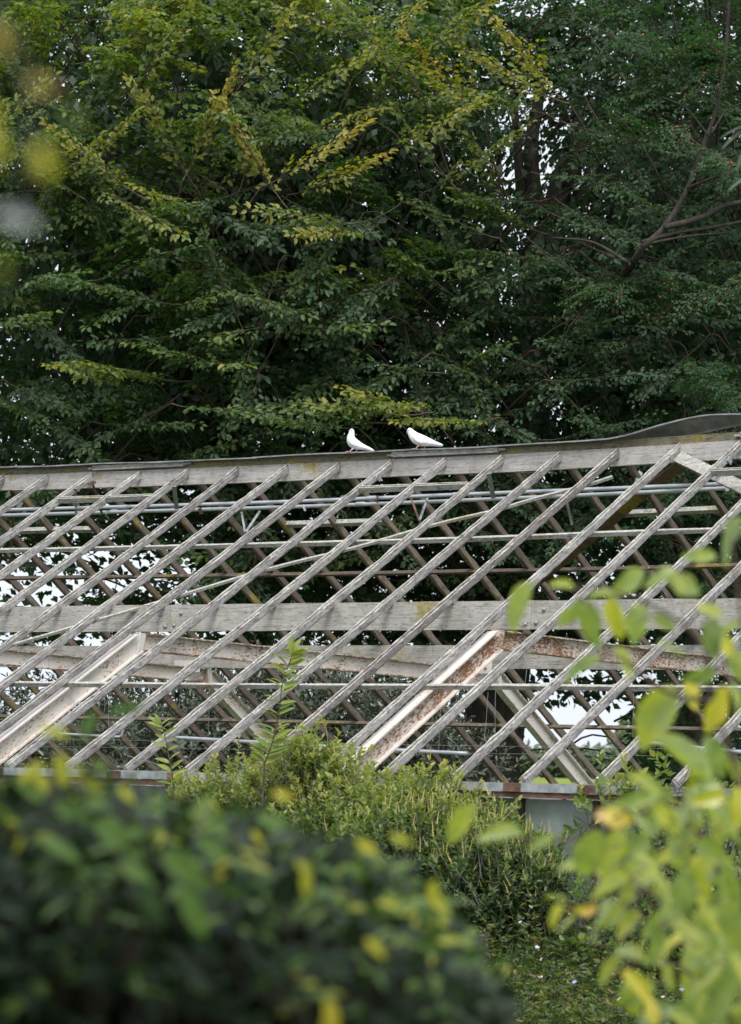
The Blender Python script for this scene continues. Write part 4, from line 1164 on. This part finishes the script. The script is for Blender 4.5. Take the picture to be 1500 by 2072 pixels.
for k, px in enumerate(np.linspace(-500, 2100, 60)):
    c = at(px, 1548, s0 + rH.uniform(-1, 1)); hh = 1.45 + rH.uniform(-.12, .15); c[2] = float(terrain_z(s0)) + hh * .92; pts.append((c, (1.9, 1.6, hh), 560))
far_mass('field_hedge', 'long clipped hedge across the far edge of the bright field', pts, 'hedge', 0, .62, .42, MAT['leaf_far'])
pts = []
for px, py, rr in ((1290, 1490, 2.6), (1340, 1470, 3.4), (1420, 1480, 3.2)):
    c = at(px, py, s0 + 30); c[2] = float(terrain_z(s0 + 30)) + rr * 1.15; pts.append((c, (rr, rr, rr * 1.15), 4000))
far_mass('distant_tree', 'pale distant tree rising above the field hedge at right', pts, 'tree', 0, .6, .6, MAT['leaf_far'])

# ------------------------------------------------------------------ foreground: hedge, leafy branch, twigs near the lens
rI = np.random.RandomState(83)
tplN = leaf_tpl_fine(.55, .22, .18)
def ytop(x): return np.interp(x, [-900, -300, 0, 350, 600, 800, 900, 960, 1010, 1050], [1540, 1555, 1575, 1625, 1690, 1760, 1840, 1905, 1990, 2100])
hb = at(100, 2072, 4.0); hb[2] = 0
he = empty('clipped_hedge', hb); tag(he, 'dark blurred hedge with some yellow leaves close to camera at bottom left', 'hedge')
L_ = Leaves(); T_ = Twigs()
def hedge_surface(x, y, depth_in):
    t = y - ytop(x); dd = 3.35 + 1.0 * math.exp(-max(0, t) / 75.0) + .45 * math.exp(-max(0, 1040 - x) / 160.0) + depth_in
    return at(x, y, dd)
for k in range(3300):
    x = rI.uniform(-700, 1045); y = ytop(x) + rI.uniform(0, 1) ** 1.1 * 620
    hole = math.sin(x * .021 + 1.7 * math.sin(y * .017)) * math.sin(y * .026 + 1.3 * math.sin(x * .013 + 2))
    dep = abs(rI.normal(0, .12)) + (.34 if hole < -.05 else 0); p = hedge_surface(x, y, dep)
    nrm = np.array([0, 0, 1.0]) * rI.uniform(.3, 1.2) - fw0 * rI.uniform(0, .8) + rI.normal(0, .4, 3)
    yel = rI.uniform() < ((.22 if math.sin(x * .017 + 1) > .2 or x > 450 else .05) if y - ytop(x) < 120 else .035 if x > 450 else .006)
    t = rI.uniform(.72, .86) if yel else (np.clip(rI.normal(.56, .1), .3, .8) if y - ytop(x) < 60 else rI.uniform(.42, .64) if rI.uniform() < (.34 if y - ytop(x) < 230 else .15) else np.clip(rI.normal(.30 - .20 * min(1, (y - ytop(x)) / 300), .10), 0, .6))  # tint falls off downward as painted shade; random paler leaves stand for glints
    if yel: nrm = nrm - fw0 * .2
    L_.add(p, rt0 * rI.normal(0, .8) - fw0 * rI.uniform(-.2, .9) + np.array([0, 0, rI.normal(-.15, .4)]), nrm, rI.uniform(.022, .034) if yel else rI.uniform(.024, .046), t)
    if k % 3 == 0: T_.path([p + fw0 * .25 + np.array([0, 0, -.15]), p + fw0 * .08 - np.array([0, 0, .03]), p], .0035, .0015)
# the top face running back, away from the camera
for k in range(900):
    x = rI.uniform(-700, 1000); d_ = rI.uniform(4.1, 5.0); p = at(x, ytop(x) + 10, 4.35); p = p + fw0 * (d_ - 4.35); p[2] += rI.normal(-.02, .02)
    L_.add(p, rt0 * rI.normal(0, 1) + fw0 * rI.normal(0, 1) + np.array([0, 0, rI.normal(.1, .4)]), np.array([0, 0, 1.0]) + rI.normal(0, .4, 3), rI.uniform(.026, .045), np.clip(rI.normal(.42, .16), 0, .9))
# long pale leaves hanging over the face, sprigs above the top
for px, py, ang, ln, t in ((190, 1660, 35, .075, .56), (110, 1625, 30, .06, .56), (330, 1720, 40, .07, .58), (80, 1700, 20, .05, .5), (370, 1795, 65, .06, .56), (520, 1650, 20, .045, .6), (280, 1780, 60, .06, .3), (240, 1745, 30, .05, .58), (60, 1590, 30, .06, .52), (400, 1700, 25, .045, .6),
                           (195, 1440, 120, .042, .55), (222, 1445, -20, .045, .42), (120, 1520, 80, .05, .86), (150, 1555, 40, .045, .84), (90, 1545, 150, .045, .86), (60, 1560, 40, .04, .84), (140, 1490, 200, .04, .85), (195, 1535, 60, .035, .7), (230, 1560, 180, .05, .35), (30, 1570, 40, .05, .5), (550, 1605, 10, .03, .88), (510, 1680, 60, .032, .86), (600, 1740, 60, .035, .86), (620, 1760, 90, .035, .84), (880, 1780, 100, .035, .85), (740, 1900, 40, .03, .86), (660, 2020, 70, .04, .9), (670, 2040, 100, .035, .88), (870, 1810, 45, .04, .83), (720, 1700, 30, .035, .82), (790, 1690, 20, .03, .82), (240, 1590, 45, .03, .84)):
    a = math.radians(ang); p = hedge_surface(px, max(py, ytop(px) + 5), -.12) if py > ytop(px) else at(px, py, 3.9)
    L_.add(p, math.cos(a) * RT - math.sin(a) * UP - FW * .15, UP * .55 - FW * .75 + rI.normal(0, .15, 3), ln, t)
for k in range(40):
    x = rI.uniform(-500, 980); q_ = hedge_surface(x, ytop(x) + rI.uniform(60, 500), .18); b_ = q_ + fw0 * .25; b_[2] = 0; T_.path(spline([b_, b_ * .5 + q_ * .5 + rt0 * rI.normal(0, .06), q_], 8), .010, .004)
for pts in ([(170, 1640), (180, 1540), (200, 1440), (205, 1425)], [(90, 1650), (110, 1560), (130, 1490)]):
    T_.path(spline([at(px, py, 3.9) for px, py in pts], 10), .003, .0012)
T_.build('twigs', MAT['twig'], he)
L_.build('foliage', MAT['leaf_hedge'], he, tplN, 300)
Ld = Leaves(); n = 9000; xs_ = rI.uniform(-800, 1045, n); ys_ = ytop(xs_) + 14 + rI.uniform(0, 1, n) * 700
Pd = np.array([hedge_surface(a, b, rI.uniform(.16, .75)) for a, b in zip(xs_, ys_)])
Ld.add(Pd, rI.normal(0, 1, (n, 3)), np.array([0, 0, .8]) - fw0 * .5 + rI.normal(0, .5, (n, 3)), rI.uniform(.035, .06, n), np.clip(rI.normal(.04, .06, n), 0, .3))  # near-black tint paints the shaded gaps deep in the hedge
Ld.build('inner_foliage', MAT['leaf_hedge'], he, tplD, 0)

# leafy branch at the right: large leaves placed one by one
tplW = leaf_tpl_fine(.74, .34, .22)
br_list = [(1060, 1220, 95, 115, .38), (1135, 1185, 55, 190, .62), (1270, 1180, 85, 140, .40), (1340, 1165, 60, 160, .45), (1380, 1178, 72, 20, .42), (1215, 1205, 60, 180, .40), (1155, 1240, 70, 120, .42), (1190, 1262, 92, 95, .40), (1245, 1245, 78, 80, .66), (1290, 1255, 72, 100, .46),
           (1345, 1262, 60, 30, .46), (1185, 1352, 80, 150, .34), (1258, 1338, 66, 60, .62), (1478, 1090, 105, 120, .36), (1420, 1126, 62, 185, .40), (1440, 1236, 60, 10, .6), (1440, 1295, 90, 92, .22), (1484, 1268, 60, 170, .45), (1470, 1312, 66, 70, .70), (1360, 1308, 60, 10, .44), (1330, 1440, 120, 118, .50),
           (1350, 1425, 80, 125, .30), (1400, 1402, 60, 90, .76), (1452, 1430, 95, 100, .84), (1492, 1415, 70, 60, .45), (1420, 1368, 66, 150, .28), (1390, 1545, 165, 35, .42), (1450, 1530, 90, 60, .36), (1490, 1345, 60, 90, .4), (935, 1668, 96, 125, .52), (1015, 1690, 90, 178, .48), (1095, 1706, 60, 165, .44),
           (1240, 1655, 72, 5, .93), (1195, 1728, 105, 112, .40), (1240, 1725, 105, 110, .52), (1155, 1745, 58, 180, .46), (1285, 1775, 125, 150, .42), (1125, 1815, 46, 195, .50), (1130, 1850, 50, 120, .74), (1150, 1868, 46, 115, .72), (1185, 1842, 50, 170, .90), (1212, 1848, 92, 140, .48), (1340, 1790, 92, 35, .50),
           (1400, 1812, 165, 140, .40), (1340, 1872, 105, 152, .46), (1430, 1908, 155, 150, .42), (1235, 1962, 70, 130, .52), (1285, 1930, 78, 5, .46), (1330, 1948, 60, 20, .56), (1355, 1978, 50, 80, .62), (1290, 2012, 85, 140, .38), (1440, 2010, 170, 122, .38), (1490, 1960, 80, 60, .55), (1370, 1650, 62, 160, .46),
           (1405, 1675, 68, 110, .80), (1450, 1645, 68, 20, .62), (1330, 1622, 78, 170, .42), (1318, 1692, 56, 160, .26), (1298, 1655, 60, 30, .44), (1440, 1722, 80, 30, .42), (1365, 1722, 56, 100, .62), (1470, 1752, 80, 60, .56), (1420, 1752, 95, 120, .40), (1490, 1690, 60, 40, .42), (1482, 1800, 90, 70, .40), (1482, 1872, 90, 80, .40), (1400, 2062, 100, 30, .36), (1330, 2052, 80, 160, .34)]
for k in range(78):
    x = rI.uniform(1230, 1640) if k % 2 else rI.uniform(1380, 1640); y = rI.uniform(1560, 2120)
    br_list.append((x, y, rI.uniform(55, 100), rI.uniform(20, 170), np.clip(rI.normal(.47, .13), .15, .85)))
for k in range(46):
    br_list.append((rI.uniform(1230, 1510), rI.uniform(1610, 2080), rI.uniform(40, 78), rI.uniform(20, 170), np.clip(rI.normal(.56, .16), .2, .9)))
fb = at(1560, 2200, 5.6); fb[2] = 0
fe = empty('leafy_branch', fb); tag(fe, 'leafy stems with large blurred yellow green leaves close to camera at right', 'plant')
LV = [Leaves() for _ in range(4)]; T_ = Twigs()
for px, py, ln, ang, t in br_list:
    d_ = 5.5 + rI.uniform(-.35, .45); a = math.radians(ang); s_ = ln * d_ / FPX
    fs = rI.uniform(.85, 1.1)
    x = math.cos(a) * RT - math.sin(a) * UP + FW * rI.uniform(-.45, .25)
    nn = UP * rI.uniform(.3, 1.0) - FW * rI.uniform(.1, 1.0) + RT * rI.normal(0, .6)
    p = at(px - math.cos(a) * ln * .5, py - math.sin(a) * ln * .5, d_)
    LV[rI.randint(4)].add(p, x, nn, s_ * fs * 1.12, t)
    j = p + np.array([0, 0, -.03]) - (math.cos(a) * RT - math.sin(a) * UP) * .03
    T_.path([j, p * .6 + j * .4, p], .0022, .0015)
for pts in ([(1560, 2200), (1500, 1900), (1420, 1700), (1330, 1640), (1200, 1690), (1080, 1700), (985, 1690), (930, 1690)], [(1560, 2200), (1540, 1800), (1490, 1560), (1440, 1420), (1420, 1300), (1300, 1215), (1200, 1190), (1110, 1190)], [(1545, 1800), (1530, 1500), (1500, 1250), (1480, 1080)],
            [(1500, 1900), (1400, 1850), (1280, 1800), (1180, 1830), (1130, 1825)], [(1560, 2200), (1470, 2050), (1360, 1950), (1240, 1950)], [(1440, 1420), (1350, 1400), (1250, 1330), (1190, 1330)]):
    T_.path(spline([at(px, py, 5.6) for px, py in pts], 40), .006, .002)
g0 = at(1560, 2200, 5.6); T_.path([fb, g0 * .5 + fb * .5, g0], .012, .007)
T_.build('stems', MAT['twig'], fe)
for q, tp_ in enumerate((leaf_tpl_fine(.74, .34, .22, .5, .2), leaf_tpl_fine(.66, .6, .35, -.6, .15), leaf_tpl_fine(.80, .15, .45, .3, .3), leaf_tpl_fine(.6, .9, .12, -.2, .1))):
    LV[q].build('leaf_mass', MAT['leaf_fore'], fe, tp_, 300)

# unseen tree added to shade the hedge; one twig hangs blurred at left edge
ob = gz(CAM - fw0 * 3.2 - rt0 * 2.4)
tO = Tree('shade_tree_with_twig', 'blurred twig of small autumn leaves at top left edge, on unseen tree added for shade', ob)
rO = np.random.RandomState(97)
mb = MB(); oc = CAM - fw0 * .6 - rt0 * 2.2; oc[2] = 5.2
limb(mb, [ob, ob + [0, 0, 2.2], ob * .6 + oc * .4 + [0, 0, 2.0], oc], .16, .05, 14, 8)
tw0 = at(-260, -400, 1.75)
limb(mb, [oc, oc * .5 + tw0 * .5 + np.array([0, 0, .3]), tw0], .03, .006, 12, 6)
limb(mb, [tw0, at(-60, -60, 1.75), at(40, 120, 1.75), at(60, 300, 1.75), at(20, 440, 1.75)], .0028, .0009, 24, 5)
mb.build('trunk', MAT['bark'], tO.e, smooth=True)
n = 14000; d = norm(rO.normal(0, 1, (n, 3))); q = rO.uniform(.2, 1, n)[:, None]
P = oc + (d @ rt0)[:, None] * rt0 * 3.6 * q + (d @ fw0)[:, None] * fw0 * 3.2 * q + d[:, 2:3] * np.array([0, 0, 1.3]) * q
px_, py_, z_ = project(P); P = P[(z_ < .2) | (py_ < -350)]; n = len(P)
tO.I.add(P, rO.normal(0, 1, (n, 3)), np.array([0, 0, 1]) + rO.normal(0, .4, (n, 3)), rO.uniform(.11, .18, n), np.clip(rO.normal(.45, .1, n), 0, 1))
for px, py, ln, ang, t in ((88, 172, .017, 10, 1.0), (88, 325, .021, 75, .75), (0, 80, .018, 60, 1.0), (-14, 300, .02, 80, .8), (0, 540, .010, 90, .6), (-24, 240, .02, 80, .85), (150, 235, .014, 60, .1)):
    a = math.radians(ang); d_ = 1.75
    tO.L.add(at(px - math.cos(a) * ln / d_ * FPX * .5, py - math.sin(a) * ln / d_ * FPX * .5, d_), math.cos(a) * RT - math.sin(a) * UP, UP * .5 - FW + rI.normal(0, .2, 3), ln, t)
tO.L.build('twig_leaves', MAT['leaf_fore'], tO.e, tplW, 300)
tO.I.build('crown', MAT['leaf_beech'], tO.e, tplD, 0)  # out of view, added to keep light off the hedge
m = Matrix.Identity(4); p = at(-15, 436, 1.75)
lx, lz = RT * .98 - UP * .15, UP * .7 - FW * .7; ly = np.cross(lz, lx)
for r in range(3): m[r][0], m[r][1], m[r][2], m[r][3] = lx[r] * .026, ly[r] * .026, lz[r] * .026, p[r]
put('leaf', np_mesh('leaf', tplW, LQ2, np.full(len(tplW), .5)), m_plain('pale_leaf_underside', (.50, .53, .50), .6, .3), tO.e, m)
# narrow pale leaves entering at the right edge
ne = empty('willow_twig', at(1640, 330, 13)); tag(ne, 'twig with narrow pale blue green leaves at upper right edge', 'twig')
L_ = Leaves(); T_ = Twigs(); T_.path(spline([at(1640, 330, 13), at(1560, 300, 13), at(1515, 280, 13), at(1500, 340, 13)], 14), .004, .0015)
for px, py, ln, ang, t in ((1485, 260, 70, 165, .40), (1480, 278, 60, 145, .46), (1495, 330, 40, 110, .58), (1490, 370, 50, 150, .42), (1530, 300, 60, 120, .4), (1545, 350, 60, 80, .4), (1510, 240, 50, 200, .4)):
    a = math.radians(ang); L_.add(at(px - math.cos(a) * ln * .5, py - math.sin(a) * ln * .5, 13), math.cos(a) * RT - math.sin(a) * UP, UP - FW * .5 + rI.normal(0, .2, 3), ln * 13 / FPX, t)
T_.build('stem', MAT['twig'], ne); L_.build('leaf_mass', MAT['leaf_evergreen'], ne, leaf_tpl_fine(.26, .2, .2), 300)
print('TRIS', sum(len(o.data.polygons) * 2 for o in bpy.data.objects if o.type == 'MESH'), 'OBJS', len(bpy.data.objects))
